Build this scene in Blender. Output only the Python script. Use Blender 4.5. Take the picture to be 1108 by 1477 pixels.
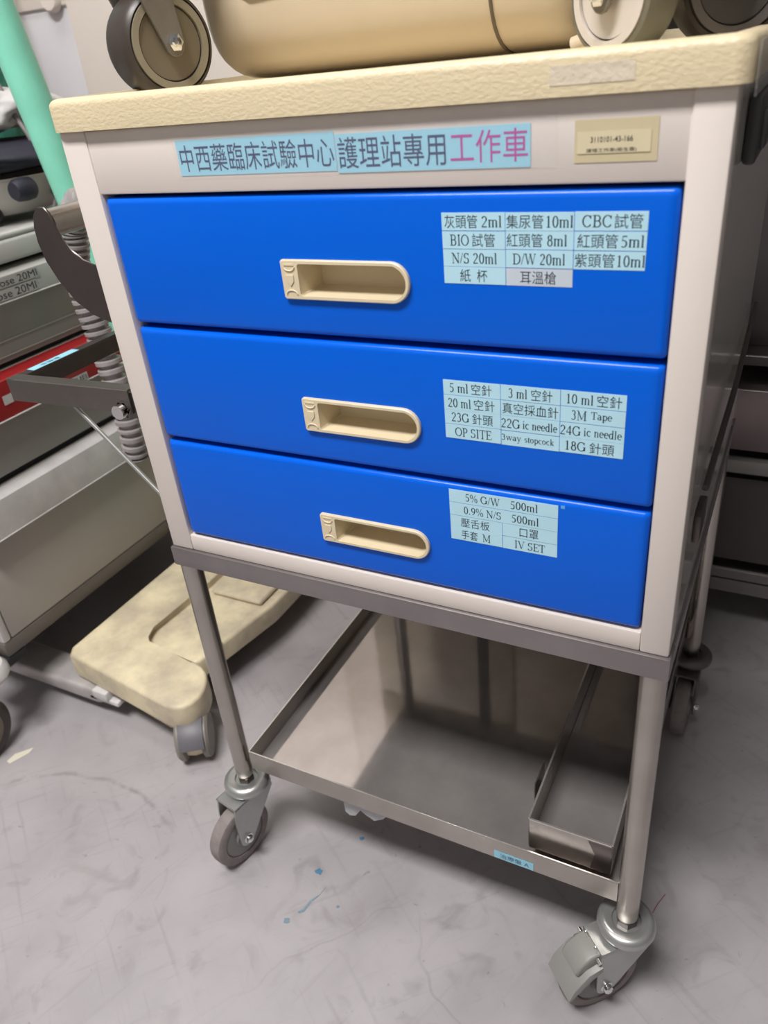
import bpy, bmesh, math, random
from mathutils import Vector, Matrix, noise

SC = bpy.context.scene
COL = SC.collection
for o in list(bpy.data.objects):
    bpy.data.objects.remove(o)
random.seed(7)

# ------------------------------------------------------------------ camera
IMW, IMH, FPX = 1108, 1477, 1118.29
cam = bpy.data.cameras.new('camera')
camo = bpy.data.objects.new('camera', cam)
COL.objects.link(camo)
RX = (0.8901065, 0.4461777, -0.0929292)      # image right
RY = (0.1581995, -0.4937045, -0.8551192)     # image down
RZ = (-0.4274147, 0.7464458, -0.5100347)     # view direction
CP = (0.596989, -0.543708, 1.010257)
camo.matrix_world = Matrix(((RX[0], -RY[0], -RZ[0], CP[0]),
                            (RX[1], -RY[1], -RZ[1], CP[1]),
                            (RX[2], -RY[2], -RZ[2], CP[2]),
                            (0, 0, 0, 1)))
cam.sensor_fit = 'VERTICAL'
cam.sensor_height = 36.0
cam.lens = FPX / IMH * 36.0
cam.clip_start = 0.02
cam.clip_end = 50
cam.dof.use_dof = True
cam.dof.focus_distance = 0.78
cam.dof.aperture_fstop = 7.0
SC.camera = camo

# ------------------------------------------------------------------ exposure, world, lights
SC.view_settings.view_transform = 'Standard'
SC.view_settings.look = 'None'
SC.view_settings.gamma = 1.0
SC.view_settings.use_curve_mapping = False
SC.view_settings.exposure = 0.0
w = bpy.data.worlds.new('world')
SC.world = w
w.use_nodes = True
w.node_tree.nodes['Background'].inputs[0].default_value = (0.80, 0.82, 0.86, 1)
w.node_tree.nodes['Background'].inputs[1].default_value = 0.25

LIGHTS = [(0.0, -1.05, 3.0, 1.3, 0.45, 91.0), (-0.95, 0.25, 3.0, 1.25, 0.34, 6.0)]
for i, (lx, ly, lz, sx, sy, pw) in enumerate(LIGHTS):
    ld = bpy.data.lights.new('ceiling_tube_light', 'AREA')
    ld.shape = 'RECTANGLE'
    ld.size, ld.size_y = sx, sy
    ld.energy = pw
    ld.color = (1.0, 0.97, 0.955)
    lo = bpy.data.objects.new('ceiling_tube_light', ld)
    lo.location = (lx, ly, lz)
    COL.objects.link(lo)

# ------------------------------------------------------------------ materials
MATS = {}
def mat(name, col, rough=0.5, metal=0.0, var=0.0, vscale=8.0, bump=0.0, bscale=60.0, col2=None,
        coat=0.0, trans=0.0, alpha=1.0, emit=0.0, spec=0.5, aniso=None, rvar=0.0):
    if name in MATS:
        return MATS[name]
    m = bpy.data.materials.new(name)
    m.use_nodes = True
    nt = m.node_tree
    b = nt.nodes['Principled BSDF']
    I = b.inputs
    I['Roughness'].default_value = rough
    I['Metallic'].default_value = metal
    I['Coat Weight'].default_value = coat
    I['Coat Roughness'].default_value = 0.08
    I['Transmission Weight'].default_value = trans
    I['Alpha'].default_value = alpha
    I['Specular IOR Level'].default_value = spec
    if emit:
        I['Emission Color'].default_value = (*col, 1)
        I['Emission Strength'].default_value = emit
    tc = nt.nodes.new('ShaderNodeTexCoord')
    mp = nt.nodes.new('ShaderNodeMapping')
    if aniso:
        mp.inputs['Scale'].default_value = aniso
    nt.links.new(tc.outputs['Object'], mp.inputs[0])
    nz = nt.nodes.new('ShaderNodeTexNoise')
    nz.inputs['Scale'].default_value = vscale
    nz.inputs['Detail'].default_value = 6
    nz.inputs['Roughness'].default_value = 0.62
    nt.links.new(mp.outputs[0], nz.inputs['Vector'])
    rp = nt.nodes.new('ShaderNodeValToRGB')
    rp.color_ramp.elements[0].position = 0.35
    rp.color_ramp.elements[1].position = 0.68
    c2 = col2 if col2 else tuple(c * (1 - var) for c in col)
    rp.color_ramp.elements[0].color = (*c2, 1)
    rp.color_ramp.elements[1].color = (*col, 1)
    nt.links.new(nz.outputs['Fac'], rp.inputs[0])
    nt.links.new(rp.outputs[0], I['Base Color'])
    if rvar:
        mr = nt.nodes.new('ShaderNodeMapRange')
        mr.inputs['To Min'].default_value = max(0.02, rough - rvar)
        mr.inputs['To Max'].default_value = min(1, rough + rvar)
        nt.links.new(nz.outputs['Fac'], mr.inputs[0])
        nt.links.new(mr.outputs[0], I['Roughness'])
    if bump:
        n2 = nt.nodes.new('ShaderNodeTexNoise')
        n2.inputs['Scale'].default_value = bscale
        n2.inputs['Detail'].default_value = 3
        nt.links.new(mp.outputs[0], n2.inputs['Vector'])
        bp_ = nt.nodes.new('ShaderNodeBump')
        bp_.inputs['Strength'].default_value = bump
        bp_.inputs['Distance'].default_value = 0.002
        nt.links.new(n2.outputs['Fac'], bp_.inputs['Height'])
        nt.links.new(bp_.outputs[0], I['Normal'])
    MATS[name] = m
    return m

ARC = (-0.274, -0.282, 0.284, -0.135, -0.10)
def floor_mat():
    m = mat('floor_concrete', (0.43, 0.405, 0.42), rough=0.42, var=0.16, vscale=5.0, bump=0.25, bscale=35.0, rvar=0.12)
    nt = m.node_tree
    b = nt.nodes['Principled BSDF']
    src = b.inputs['Base Color'].links[0].from_socket
    tc = [n for n in nt.nodes if n.type == 'TEX_COORD'][0]
    cur = src
    def layer(cur, scale, lo, hi, colr, fac, dist=0.0, detail=8):
        n = nt.nodes.new('ShaderNodeTexNoise')
        n.inputs['Scale'].default_value = scale
        n.inputs['Detail'].default_value = detail
        n.inputs['Distortion'].default_value = dist
        nt.links.new(tc.outputs['Object'], n.inputs['Vector'])
        r = nt.nodes.new('ShaderNodeMapRange')
        r.inputs['From Min'].default_value = lo
        r.inputs['From Max'].default_value = hi
        r.inputs['To Max'].default_value = fac
        nt.links.new(n.outputs['Fac'], r.inputs[0])
        mx = nt.nodes.new('ShaderNodeMixRGB')
        mx.inputs[2].default_value = (*colr, 1)
        nt.links.new(r.outputs[0], mx.inputs[0])
        nt.links.new(cur, mx.inputs[1])
        return mx.outputs[0]
    cur = layer(cur, 17.0, 0.56, 0.76, (0.24, 0.225, 0.225), 0.6, 1.2)
    cur = layer(cur, 7.0, 0.50, 0.75, (0.30, 0.28, 0.285), 0.5, 0.4)
    cur = layer(cur, 70.0, 0.68, 0.78, (0.13, 0.12, 0.12), 0.6, 0.6)
    pos = nt.nodes.new('ShaderNodeNewGeometry')
    def M(op, a, b_=None, c=None, clamp=False):
        n = nt.nodes.new('ShaderNodeMath'); n.operation = op; n.use_clamp = clamp
        for k, v in enumerate((a, b_, c)):
            if v is None: continue
            if isinstance(v, (int, float)): n.inputs[k].default_value = v
            else: nt.links.new(v, n.inputs[k])
        return n.outputs[0]
    def N(scale, detail=3, dist=0.0):
        n = nt.nodes.new('ShaderNodeTexNoise')
        n.inputs['Scale'].default_value = scale; n.inputs['Detail'].default_value = detail; n.inputs['Distortion'].default_value = dist
        nt.links.new(tc.outputs['Object'], n.inputs['Vector']); return n
    def mix(fac, cur, colr):
        mx = nt.nodes.new('ShaderNodeMixRGB'); mx.inputs[2].default_value = (*colr, 1)
        nt.links.new(fac, mx.inputs[0]); nt.links.new(cur, mx.inputs[1]); return mx.outputs[0]
    # hairline cracks: edges of large warped cells, broken up by a noise mask
    wn = N(2.3, 4)
    add = nt.nodes.new('ShaderNodeVectorMath'); add.operation = 'MULTIPLY_ADD'
    nt.links.new(wn.outputs['Color'], add.inputs[0]); add.inputs[1].default_value = (0.35, 0.35, 0); nt.links.new(tc.outputs['Object'], add.inputs[2])
    vo = nt.nodes.new('ShaderNodeTexVoronoi'); vo.feature = 'DISTANCE_TO_EDGE'; vo.inputs['Scale'].default_value = 2.2
    nt.links.new(add.outputs[0], vo.inputs['Vector'])
    line = M('SUBTRACT', 1.0, M('MULTIPLY', vo.outputs['Distance'], 330.0), clamp=True)
    msk = M('MULTIPLY', M('SUBTRACT', N(3.7, 3).outputs['Fac'], 0.46, clamp=True), 6.0, clamp=True)
    cur = mix(M('MULTIPLY', M('MULTIPLY', line, msk), 0.30), cur, (0.16, 0.15, 0.15))
    # curved dark wheel smear in front of the trolley
    sx_ = nt.nodes.new('ShaderNodeSeparateXYZ'); nt.links.new(pos.outputs['Position'], sx_.inputs[0])
    dx = M('SUBTRACT', sx_.outputs[0], ARC[0]); dy = M('SUBTRACT', sx_.outputs[1], ARC[1])
    dd = M('SQRT', M('ADD', M('MULTIPLY', dx, dx), M('MULTIPLY', dy, dy)))
    wob = M('MULTIPLY', M('SUBTRACT', N(14, 4).outputs['Fac'], 0.5), 0.03)
    ring = M('SUBTRACT', 1.0, M('MULTIPLY', M('ABSOLUTE', M('ADD', M('SUBTRACT', dd, ARC[2]), wob)), 160.0), clamp=True)
    side = M('MULTIPLY', M('SUBTRACT', ARC[3], sx_.outputs[0]), 25.0, clamp=True)
    side2 = M('MULTIPLY', M('SUBTRACT', sx_.outputs[1], ARC[4]), 25.0, clamp=True)
    brk = M('MULTIPLY', M('SUBTRACT', N(30, 4).outputs['Fac'], 0.38, clamp=True), 5.0, clamp=True)
    cur = mix(M('MULTIPLY', M('MULTIPLY', M('MULTIPLY', ring, side), M('MULTIPLY', brk, side2)), 0.6), cur, (0.13, 0.125, 0.125))
    # straight scuffs: strongly stretched noise in two directions
    for rz, sc, fa in ((0.6, (5.0, 85.0, 1.0), 0.22), (-0.8, (7.0, 105.0, 1.0), 0.18), (1.9, (5.0, 70.0, 1.0), 0.14)):
        mp_ = nt.nodes.new('ShaderNodeMapping'); mp_.inputs['Rotation'].default_value = (0, 0, rz)
        m2 = nt.nodes.new('ShaderNodeMapping'); m2.inputs['Scale'].default_value = sc
        nt.links.new(tc.outputs['Object'], mp_.inputs[0]); nt.links.new(mp_.outputs[0], m2.inputs[0])
        q = nt.nodes.new('ShaderNodeTexNoise'); q.inputs['Scale'].default_value = 1.0; q.inputs['Detail'].default_value = 4; q.inputs['Distortion'].default_value = 0.3
        nt.links.new(m2.outputs[0], q.inputs['Vector'])
        cur = mix(M('MULTIPLY', M('MULTIPLY', M('SUBTRACT', q.outputs['Fac'], 0.60, clamp=True), 9.0, clamp=True), fa), cur, (0.20, 0.185, 0.185))
    # broad pale and dull patches
    cur = layer(cur, 2.2, 0.50, 0.72, (0.50, 0.475, 0.48), 0.5, 0.8, 4)
    cur = layer(cur, 1.7, 0.52, 0.70, (0.30, 0.285, 0.295), 0.35, 0.6, 5)
    nt.links.new(cur, b.inputs['Base Color'])
    return m

FLOOR = floor_mat()
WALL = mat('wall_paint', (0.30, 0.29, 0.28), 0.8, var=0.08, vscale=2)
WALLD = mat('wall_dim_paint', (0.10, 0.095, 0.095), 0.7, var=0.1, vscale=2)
CEIL = mat('ceiling_paint', (0.35, 0.35, 0.34), 0.9, var=0.04)
BODY = mat('warm_white_enamel', (0.72, 0.655, 0.605), 0.32, var=0.05, vscale=3, bump=0.03, bscale=160, coat=0.15)
SIDE = mat('side_enamel', (0.60, 0.58, 0.53), 0.16, var=0.05, vscale=3, coat=0.3)
DARKIN = mat('dark_interior', (0.012, 0.012, 0.016), 0.6)
BLUE = mat('blue_enamel', (0.0, 0.115, 0.70), 0.24, var=0.03, vscale=3, bump=0.015, bscale=40, spec=0.22)
CREAMP = mat('cream_plastic', (0.72, 0.62, 0.43), 0.35, var=0.06, vscale=10)
CREAMT = mat('cream_textured_vinyl', (0.69, 0.585, 0.385), 0.42, var=0.07, vscale=6, bump=0.32, bscale=420, aniso=(0.55, 1, 1))
STEEL = mat('brushed_stainless', (0.50, 0.46, 0.42), 0.24, metal=0.92, var=0.22, vscale=9, bump=0.03, bscale=120, rvar=0.1)
STEELF = mat('stainless_shelf_floor', (0.62, 0.575, 0.56), 0.075, metal=0.68, var=0.28, vscale=7, bump=0.006, bscale=25, rvar=0.03)
STEELR = mat('stainless_rail', (0.31, 0.285, 0.285), 0.42, metal=0.75, var=0.15, vscale=12, rvar=0.08)
STEELD = mat('dark_stainless', (0.13, 0.11, 0.105), 0.33, metal=0.8, var=0.2, vscale=8)
STEELE = mat('edge_highlight_steel', (0.85, 0.82, 0.78), 0.22, metal=0.8)  # paler steel; the highlight along edges is put into this colour
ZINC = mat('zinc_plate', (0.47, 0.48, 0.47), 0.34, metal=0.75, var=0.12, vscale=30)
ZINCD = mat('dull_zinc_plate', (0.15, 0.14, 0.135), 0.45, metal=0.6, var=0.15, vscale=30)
RUBG = mat('grey_rubber', (0.27, 0.235, 0.225), 0.65, var=0.25, vscale=60, bump=0.2, bscale=120)
HUBG = mat('grey_wheel_disc', (0.24, 0.235, 0.225), 0.5, var=0.15, vscale=30)
PEDAL = mat('grey_pedal_plastic', (0.27, 0.265, 0.25), 0.42, var=0.08, vscale=30)
CHROME = mat('chrome', (0.8, 0.8, 0.8), 0.12, metal=1.0)
PAPER = mat('pale_cyan_paper', (0.48, 0.76, 0.88), 0.35, var=0.05, vscale=30)
PAPERC = mat('cyan_paper', (0.30, 0.63, 0.79), 0.35, var=0.04, vscale=30)
PAPERW = mat('pale_grey_paper', (0.56, 0.64, 0.72), 0.4, var=0.04, vscale=30)
PAPERY = mat('aged_cream_sticker', (0.60, 0.52, 0.33), 0.4, var=0.06, vscale=30)
PAPERS = mat('aged_paper_slip', (0.68, 0.60, 0.40), 0.45, var=0.06, vscale=30)
PAPERO = mat('off_white_label', (0.55, 0.53, 0.52), 0.5, var=0.1, vscale=60)
INK = mat('black_ink', (0.008, 0.012, 0.025), 0.6)
NAVY = mat('navy_ink', (0.006, 0.03, 0.13), 0.5)
GREYINK = mat('grey_blue_ink', (0.05, 0.08, 0.13), 0.5)
MAG = mat('magenta_ink', (0.42, 0.03, 0.30), 0.5)
TAPE = mat('clear_tape', (0.75, 0.75, 0.72), 0.15, alpha=0.22)
GREYP = mat('light_grey_plastic', (0.50, 0.49, 0.475), 0.30, var=0.06, vscale=4, coat=0.15)
GREYF = mat('grey_drawer_face', (0.32, 0.31, 0.285), 0.38, var=0.08, vscale=3)
GREYF2 = mat('taupe_drawer_face', (0.42, 0.395, 0.365), 0.42, var=0.08, vscale=3)
GREYW = mat('worn_white_plastic', (0.74, 0.72, 0.72), 0.4, var=0.22, vscale=14)
RED = mat('red_plastic', (0.36, 0.018, 0.022), 0.3, var=0.1, vscale=5, coat=0.2)
BLACK = mat('black_plastic', (0.012, 0.012, 0.016), 0.35)
NAVYP = mat('dark_navy_fabric', (0.016, 0.017, 0.032), 0.6, var=0.2, vscale=12)
WHITEC = mat('white_cloth', (0.62, 0.60, 0.59), 0.85, var=0.12, vscale=9, bump=0.4, bscale=70)
WHITEP = mat('white_basin_plastic', (0.56, 0.54, 0.50), 0.4, var=0.08, vscale=6)
MINT = mat('mint_green_paint', (0.28, 0.80, 0.60), 0.36, var=0.12, vscale=14)
MINTD = mat('mint_green_sleeve', (0.20, 0.50, 0.38), 0.6, var=0.15, vscale=10)
TAN = mat('tan_wood', (0.42, 0.24, 0.10), 0.5, var=0.2, vscale=12)
GREENB = mat('green_plastic_bag', (0.02, 0.13, 0.09), 0.35, var=0.3, vscale=12)
CABLE = mat('grey_cable', (0.22, 0.20, 0.20), 0.5)
HOSE = mat('translucent_grey_hose', (0.36, 0.335, 0.335), 0.3, var=0.25, vscale=30)
CREAMS = mat('worn_cream_plastic', (0.84, 0.74, 0.50), 0.45, var=0.35, vscale=11, bump=0.08, bscale=40, col2=(0.50, 0.43, 0.32))
CREAMM = mat('cream_machine_shell', (0.62, 0.52, 0.38), 0.38, var=0.08, vscale=3)
CREAMB = mat('beige_cabinet_paint', (0.62, 0.54, 0.42), 0.45, var=0.2, vscale=5)
SILV = mat('silver_bar', (0.66, 0.62, 0.61), 0.4, metal=0.3, var=0.35, vscale=10)
LOCKF = mat('cream_locker_paint', (0.84, 0.76, 0.69), 0.5, var=0.03)
LOCKD = mat('pale_grey_locker_door', (0.76, 0.75, 0.78), 0.5, var=0.03)
TYRE = mat('black_brown_tyre', (0.055, 0.042, 0.036), 0.4, var=0.3, vscale=20)
HUBT = mat('taupe_wheel_disc', (0.20, 0.165, 0.115), 0.4, var=0.15, vscale=20)
HUBR = mat('greenish_wheel_ring', (0.30, 0.27, 0.20), 0.4, var=0.1, vscale=20)
HUBW = mat('white_wheel_disc', (0.62, 0.56, 0.50), 0.35, var=0.1, vscale=20)
FORKC = mat('worn_cast_fork', (0.22, 0.20, 0.17), 0.5, metal=0.4, var=0.2, vscale=30)
PURP = mat('mauve_stainless', (0.30, 0.25, 0.255), 0.4, metal=0.6, var=0.1, vscale=6)
DKPANEL = mat('dark_grey_panel', (0.075, 0.066, 0.066), 0.45, var=0.12, vscale=4)
BLUEM = mat('blue_floor_paint', (0.08, 0.25, 0.42), 0.6, var=0.3, vscale=60)
SCRAPW = mat('white_plastic_scrap', (0.5, 0.5, 0.52), 0.4, var=0.15, vscale=40)
EMITW = mat('lamp_diffuser', (1.0, 0.97, 0.92), 0.5, emit=6.0)
PALEP = mat('pale_paper', (0.72, 0.68, 0.55), 0.6)
REDT = mat('red_thread', (0.3, 0.05, 0.06), 0.6)

# ------------------------------------------------------------------ mesh helper
class MB:
    def __init__(self):
        self.bm = bmesh.new()
        self.M = Matrix.Identity(4)
    def _vs(self, vs):
        for v in vs:
            v.co = self.M @ v.co
    def box(self, x0, x1, y0, y1, z0, z1, bev=0.0, seg=2, mtx=None):
        r = bmesh.ops.create_cube(self.bm, size=1.0)
        vs = r['verts']
        for v in vs:
            v.co = Vector(((x0 + x1) / 2 + v.co.x * (x1 - x0), (y0 + y1) / 2 + v.co.y * (y1 - y0), (z0 + z1) / 2 + v.co.z * (z1 - z0)))
            if mtx: v.co = mtx @ v.co
            v.co = self.M @ v.co
        if bev > 0:
            es = list({e for v in vs for e in v.link_edges})
            bmesh.ops.bevel(self.bm, geom=es, offset=bev, segments=seg, affect='EDGES', profile=0.5)
        return self
    def prism(self, poly, f, h0, h1, bev=0.0, seg=2):
        """poly: 2-D outline, f(a,b,h)->xyz, extruded between h0 and h1"""
        A = [self.bm.verts.new(self.M @ Vector(f(a, b, h0))) for a, b in poly]
        B = [self.bm.verts.new(self.M @ Vector(f(a, b, h1))) for a, b in poly]
        n = len(poly)
        fs = [self.bm.faces.new(A[::-1]), self.bm.faces.new(B)]
        for i in range(n):
            j = (i + 1) % n
            fs.append(self.bm.faces.new((A[i], A[j], B[j], B[i])))
        if bev > 0:
            es = list({e for fc in fs[:2] for e in fc.edges})
            bmesh.ops.bevel(self.bm, geom=es, offset=bev, segments=seg, affect='EDGES', profile=0.5)
        return self
    def path(self, pts, r, n=12, closed=False, cap=True):
        pts = [Vector(p) for p in pts]
        rs = r if isinstance(r, (list, tuple)) else [r] * len(pts)
        rings = []
        up = Vector((0, 0, 1))
        prev = None
        for i, p in enumerate(pts):
            a = pts[max(i - 1, 0)]; b = pts[min(i + 1, len(pts) - 1)]
            if closed:
                a = pts[i - 1]; b = pts[(i + 1) % len(pts)]
            t = (b - a).normalized()
            if prev is None:
                s = t.cross(up)
                if s.length < 0.05: s = t.cross(Vector((1, 0, 0)))
                s.normalize()
            else:
                s = (prev - t * prev.dot(t)).normalized()
            prev = s
            u = s.cross(t)
            rings.append([self.bm.verts.new(self.M @ (p + (s * math.cos(k * 2 * math.pi / n) + u * math.sin(k * 2 * math.pi / n)) * rs[i])) for k in range(n)])
        m = len(rings)
        for i in range(m if closed else m - 1):
            A = rings[i]; B = rings[(i + 1) % m]
            for k in range(n):
                self.bm.faces.new((A[k], A[(k + 1) % n], B[(k + 1) % n], B[k]))
        if cap and not closed:
            self.bm.faces.new(rings[0][::-1]); self.bm.faces.new(rings[-1])
        return self
    def lathe(self, prof, c=(0, 0, 0), axis='Z', n=32, mtx=None):
        """prof: list of (radius, height)"""
        rings = []
        c = Vector(c)
        def tr(v):
            if axis == 'X': v = Vector((v.z, v.x, v.y))
            elif axis == 'Y': v = Vector((v.x, v.z, v.y))
            v = v + c
            if mtx: v = mtx @ v
            return self.M @ v
        for r, h in prof:
            if r < 1e-6:
                rings.append([self.bm.verts.new(tr(Vector((0, 0, h))))])
            else:
                rings.append([self.bm.verts.new(tr(Vector((r * math.cos(k * 2 * math.pi / n), r * math.sin(k * 2 * math.pi / n), h)))) for k in range(n)])
        for A, B in zip(rings, rings[1:]):
            for k in range(n):
                k2 = (k + 1) % n
                if len(A) == 1 and len(B) == 1: continue
                if len(A) == 1: self.bm.faces.new((A[0], B[k2], B[k]))
                elif len(B) == 1: self.bm.faces.new((A[k], A[k2], B[0]))
                else: self.bm.faces.new((A[k], A[k2], B[k2], B[k]))
        return self
    def cyl(self, p0, p1, r, n=16):
        return self.path([p0, p1], r, n)
    def blob(self, c, s, sub=3, amp=0.0, freq=6.0, seed=0.0, sq=1.0):
        r = bmesh.ops.create_icosphere(self.bm, subdivisions=sub, radius=1.0)
        for v in r['verts']:
            d = v.co.normalized()
            p = Vector([math.copysign(abs(q) ** sq, q) for q in d])
            k = 1 + amp * noise.noise(d * freq + Vector((seed, seed * 2, 1)))
            v.co = self.M @ Vector((c[0] + p.x * s[0] * k, c[1] + p.y * s[1] * k, c[2] + p.z * s[2] * k))
        return self
    def obj(self, name, m, parent=None, smooth=38):
        bmesh.ops.recalc_face_normals(self.bm, faces=self.bm.faces[:])
        me = bpy.data.meshes.new(name)
        self.bm.to_mesh(me); self.bm.free()
        me.materials.append(m)
        if smooth:
            me.shade_smooth()
            me.set_sharp_from_angle(angle=math.radians(smooth))
        o = bpy.data.objects.new(name, me)
        COL.objects.link(o)
        if parent: o.parent = parent
        return o

def empty(name, loc=(0, 0, 0)):
    o = bpy.data.objects.new(name, None)
    o.empty_display_size = 0.05
    o.location = loc
    COL.objects.link(o)
    return o
def tag(o, label=None, cat=None, group=None, kind=None):
    if label: o['label'] = label
    if cat: o['category'] = cat
    if group: o['group'] = group
    if kind: o['kind'] = kind
    return o
def XZ(a, b, h): return (a, h, b)
def YZ(a, b, h): return (h, a, b)
def XY(a, b, h): return (a, b, h)
def rrect(x0, x1, z0, z1, r, n=4):
    P = []
    for cx, cz, a0 in ((x1 - r, z1 - r, 0), (x0 + r, z1 - r, 90), (x0 + r, z0 + r, 180), (x1 - r, z0 + r, 270)):
        for i in range(n + 1):
            a = math.radians(a0 + 90 * i / n)
            P.append((cx + r * math.cos(a), cz + r * math.sin(a)))
    return P

# ------------------------------------------------------------------ lettering
_tc = {}
def text_mesh(s, thin=0.0):
    cu = bpy.data.curves.new('t', 'FONT')
    cu.body = s
    cu.size = 1.0
    cu.resolution_u = 3
    cu.offset = thin
    o = bpy.data.objects.new('t', cu)
    COL.objects.link(o)
    dg = bpy.context.evaluated_depsgraph_get()
    dg.update()
    me = bpy.data.meshes.new_from_object(o.evaluated_get(dg))
    bpy.data.objects.remove(o)
    vs = [v.co for v in me.vertices]
    if not vs: return None
    bb = (min(v.x for v in vs), max(v.x for v in vs), min(v.y for v in vs), max(v.y for v in vs))
    return me, bb

# a small roman (serif) face drawn with a broad-nib pen
TK, TN = 0.098, 0.042
def _nib(P, out, k=1.0, tk=TK, tn=TN):
    P = [Vector((x, y, 0)) for x, y in P]
    L = []; R_ = []
    for i, p in enumerate(P):
        t = (P[min(i + 1, len(P) - 1)] - P[max(i - 1, 0)]).normalized()
        w_ = (tn + (tk - tn) * abs(t.y) ** 1.6) * k / 2
        n = Vector((-t.y, t.x, 0))
        L.append(p + n * w_); R_.append(p - n * w_)
    for i in range(len(P) - 1):
        out.append([R_[i], R_[i + 1], L[i + 1], L[i]])
def _arc(out, cx, cy, rx, ry, a0, a1, k=1.0):
    n = max(4, int(abs(a1 - a0) / 15))
    _nib([(cx + rx * math.cos(math.radians(a0 + (a1 - a0) * i / n)), cy + ry * math.sin(math.radians(a0 + (a1 - a0) * i / n))) for i in range(n + 1)], out, k)
def _v(out, x, y0, y1, w_=TK): out.append([Vector((x - w_ / 2, y0, 0)), Vector((x + w_ / 2, y0, 0)), Vector((x + w_ / 2, y1, 0)), Vector((x - w_ / 2, y1, 0))])
def _h(out, x0, x1, y, t=TN): out.append([Vector((x0, y - t / 2, 0)), Vector((x1, y - t / 2, 0)), Vector((x1, y + t / 2, 0)), Vector((x0, y + t / 2, 0))])
def _l(out, x0, y0, x1, y1, w_):
    _nib([(x0, y0), (x1, y1)], out, 1, w_, w_)
def glyph(c):
    o = []; v = lambda *a: _v(o, *a); h = lambda *a: _h(o, *a); l = lambda *a: _l(o, *a); A = lambda *a: _arc(o, *a)
    def sf(x, y, w_=.085): h(x - w_, x + w_, y)
    b, t, xh, asc = .016, .644, .45, .68
    if c == ' ': return o, .26
    if c == '.': v(.12, 0, .09); return o, .25
    if c == '/': l(.02, 0, .26, .68, .04); return o, .28
    if c == '%':
        A(.17, .48, .11, .17, 0, 360, .7); A(.62, .17, .11, .17, 0, 360, .7); l(.2, -.02, .6, .67, .035); return o, .8
    if c == '0': A(.25, .33, .17, .315, 0, 360); return o, .5
    if c == '1': v(.26, 0, .66); sf(.26, b, .12); l(.13, .57, .25, .645, .035); return o, .5
    if c == '2': A(.24, .48, .155, .165, 165, -35); l(.375, .40, .06, .04, .05); h(.05, .43, .03, .06); return o, .5
    if c == '3': A(.23, .50, .135, .145, 155, -80); A(.21, .19, .17, .18, 80, -140); return o, .5
    if c == '4': l(.33, .65, .04, .20, .035); h(.03, .46, .19, .05); v(.33, 0, .66); return o, .5
    if c == '5': h(.14, .42, .625, .06); l(.145, .62, .10, .38, .035); A(.20, .20, .19, .19, 120, -130); return o, .5
    if c == '8': A(.25, .50, .125, .145, 0, 360); A(.25, .18, .16, .175, 0, 360); return o, .5
    if c == '9': A(.25, .45, .165, .19, 0, 360); A(.11, .45, .305, .44, 0, -85, .8); return o, .5
    if c == 'm':
        for x in (.12, .38, .64): v(x, 0, xh - .06); sf(x, b, .075)
        h(.03, .12, xh - .02); v(.12, 0, xh)
        A(.25, .33, .13, .10, 150, 0, .9); A(.51, .33, .13, .10, 150, 0, .9); return o, .77
    if c == 'n':
        for x in (.12, .38): v(x, 0, xh - .08); sf(x, b, .075)
        h(.03, .12, xh - .02); v(.12, 0, xh); A(.25, .33, .13, .10, 150, 0, .9); return o, .5
    if c == 'l': v(.14, 0, asc); sf(.14, b); h(.04, .14, asc - .02); return o, .28
    if c == 'i': v(.14, 0, xh); sf(.14, b); h(.04, .14, xh - .02); v(.14, .56, .65); return o, .28
    if c == 'd': v(.38, 0, asc); h(.29, .38, asc - .02); h(.38, .47, b); A(.23, .22, .16, .21, 0, 360); return o, .5
    if c == 'p': v(.13, -.2, xh); sf(.13, -.19); h(.04, .13, xh - .02); A(.28, .22, .16, .21, 0, 360); return o, .5
    if c == 'o': A(.24, .225, .17, .21, 0, 360); return o, .49
    if c == 'c': A(.24, .225, .17, .21, 40, 310); return o, .44
    if c == 'e': A(.23, .225, .165, .21, 0, 315); h(.07, .40, .25); return o, .44
    if c == 'a': A(.20, .33, .12, .10, 160, 0); v(.32, .04, .34); A(.19, .13, .13, .11, 60, 330); h(.32, .42, b); return o, .44
    if c == 's': A(.19, .33, .11, .10, 30, 240); A(.18, .13, .13, .11, 90, -150); return o, .38
    if c == 't': v(.14, .05, .57); h(.03, .27, xh - .02); A(.2, .07, .06, .055, 180, 320); return o, .29
    if c == 'k': v(.13, 0, asc); h(.04, .13, asc - .02); sf(.13, b); l(.14, .18, .38, .43, .035); l(.20, .25, .41, .02, .08); h(.31, .49, b); h(.30, .46, xh - .02); return o, .5
    if c == 'w':
        l(.08, .44, .21, .01, .08); l(.21, .01, .35, .44, .035); l(.35, .44, .49, .01, .08); l(.49, .01, .62, .44, .035)
        sf(.08, xh - .02, .08); sf(.35, xh - .02, .08); sf(.62, xh - .02, .07); return o, .7
    if c == 'y': l(.09, .44, .25, .01, .08); l(.41, .44, .20, -.16, .035); A(.13, -.15, .07, .05, 0, -140); sf(.09, xh - .02, .08); sf(.41, xh - .02, .07); return o, .49
    if c == 'C': A(.34, .33, .28, .315, 35, 325); v(.57, .45, .66, TN); return o, .66
    if c == 'G': A(.34, .33, .28, .315, 35, 340); v(.57, .46, .66, TN); v(.59, .04, .28); sf(.59, .29, .10); return o, .72
    if c == 'O': A(.36, .33, .30, .315, 0, 360); return o, .72
    if c == 'D': v(.16, 0, .66); h(.03, .34, b); h(.03, .34, t); A(.32, .33, .31, .31, -90, 90); return o, .72
    if c == 'B': v(.16, 0, .66); h(.03, .34, b); h(.03, .34, t); h(.16, .34, .345); A(.33, .49, .17, .15, -90, 90); A(.34, .18, .20, .165, -90, 90); return o, .64
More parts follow.
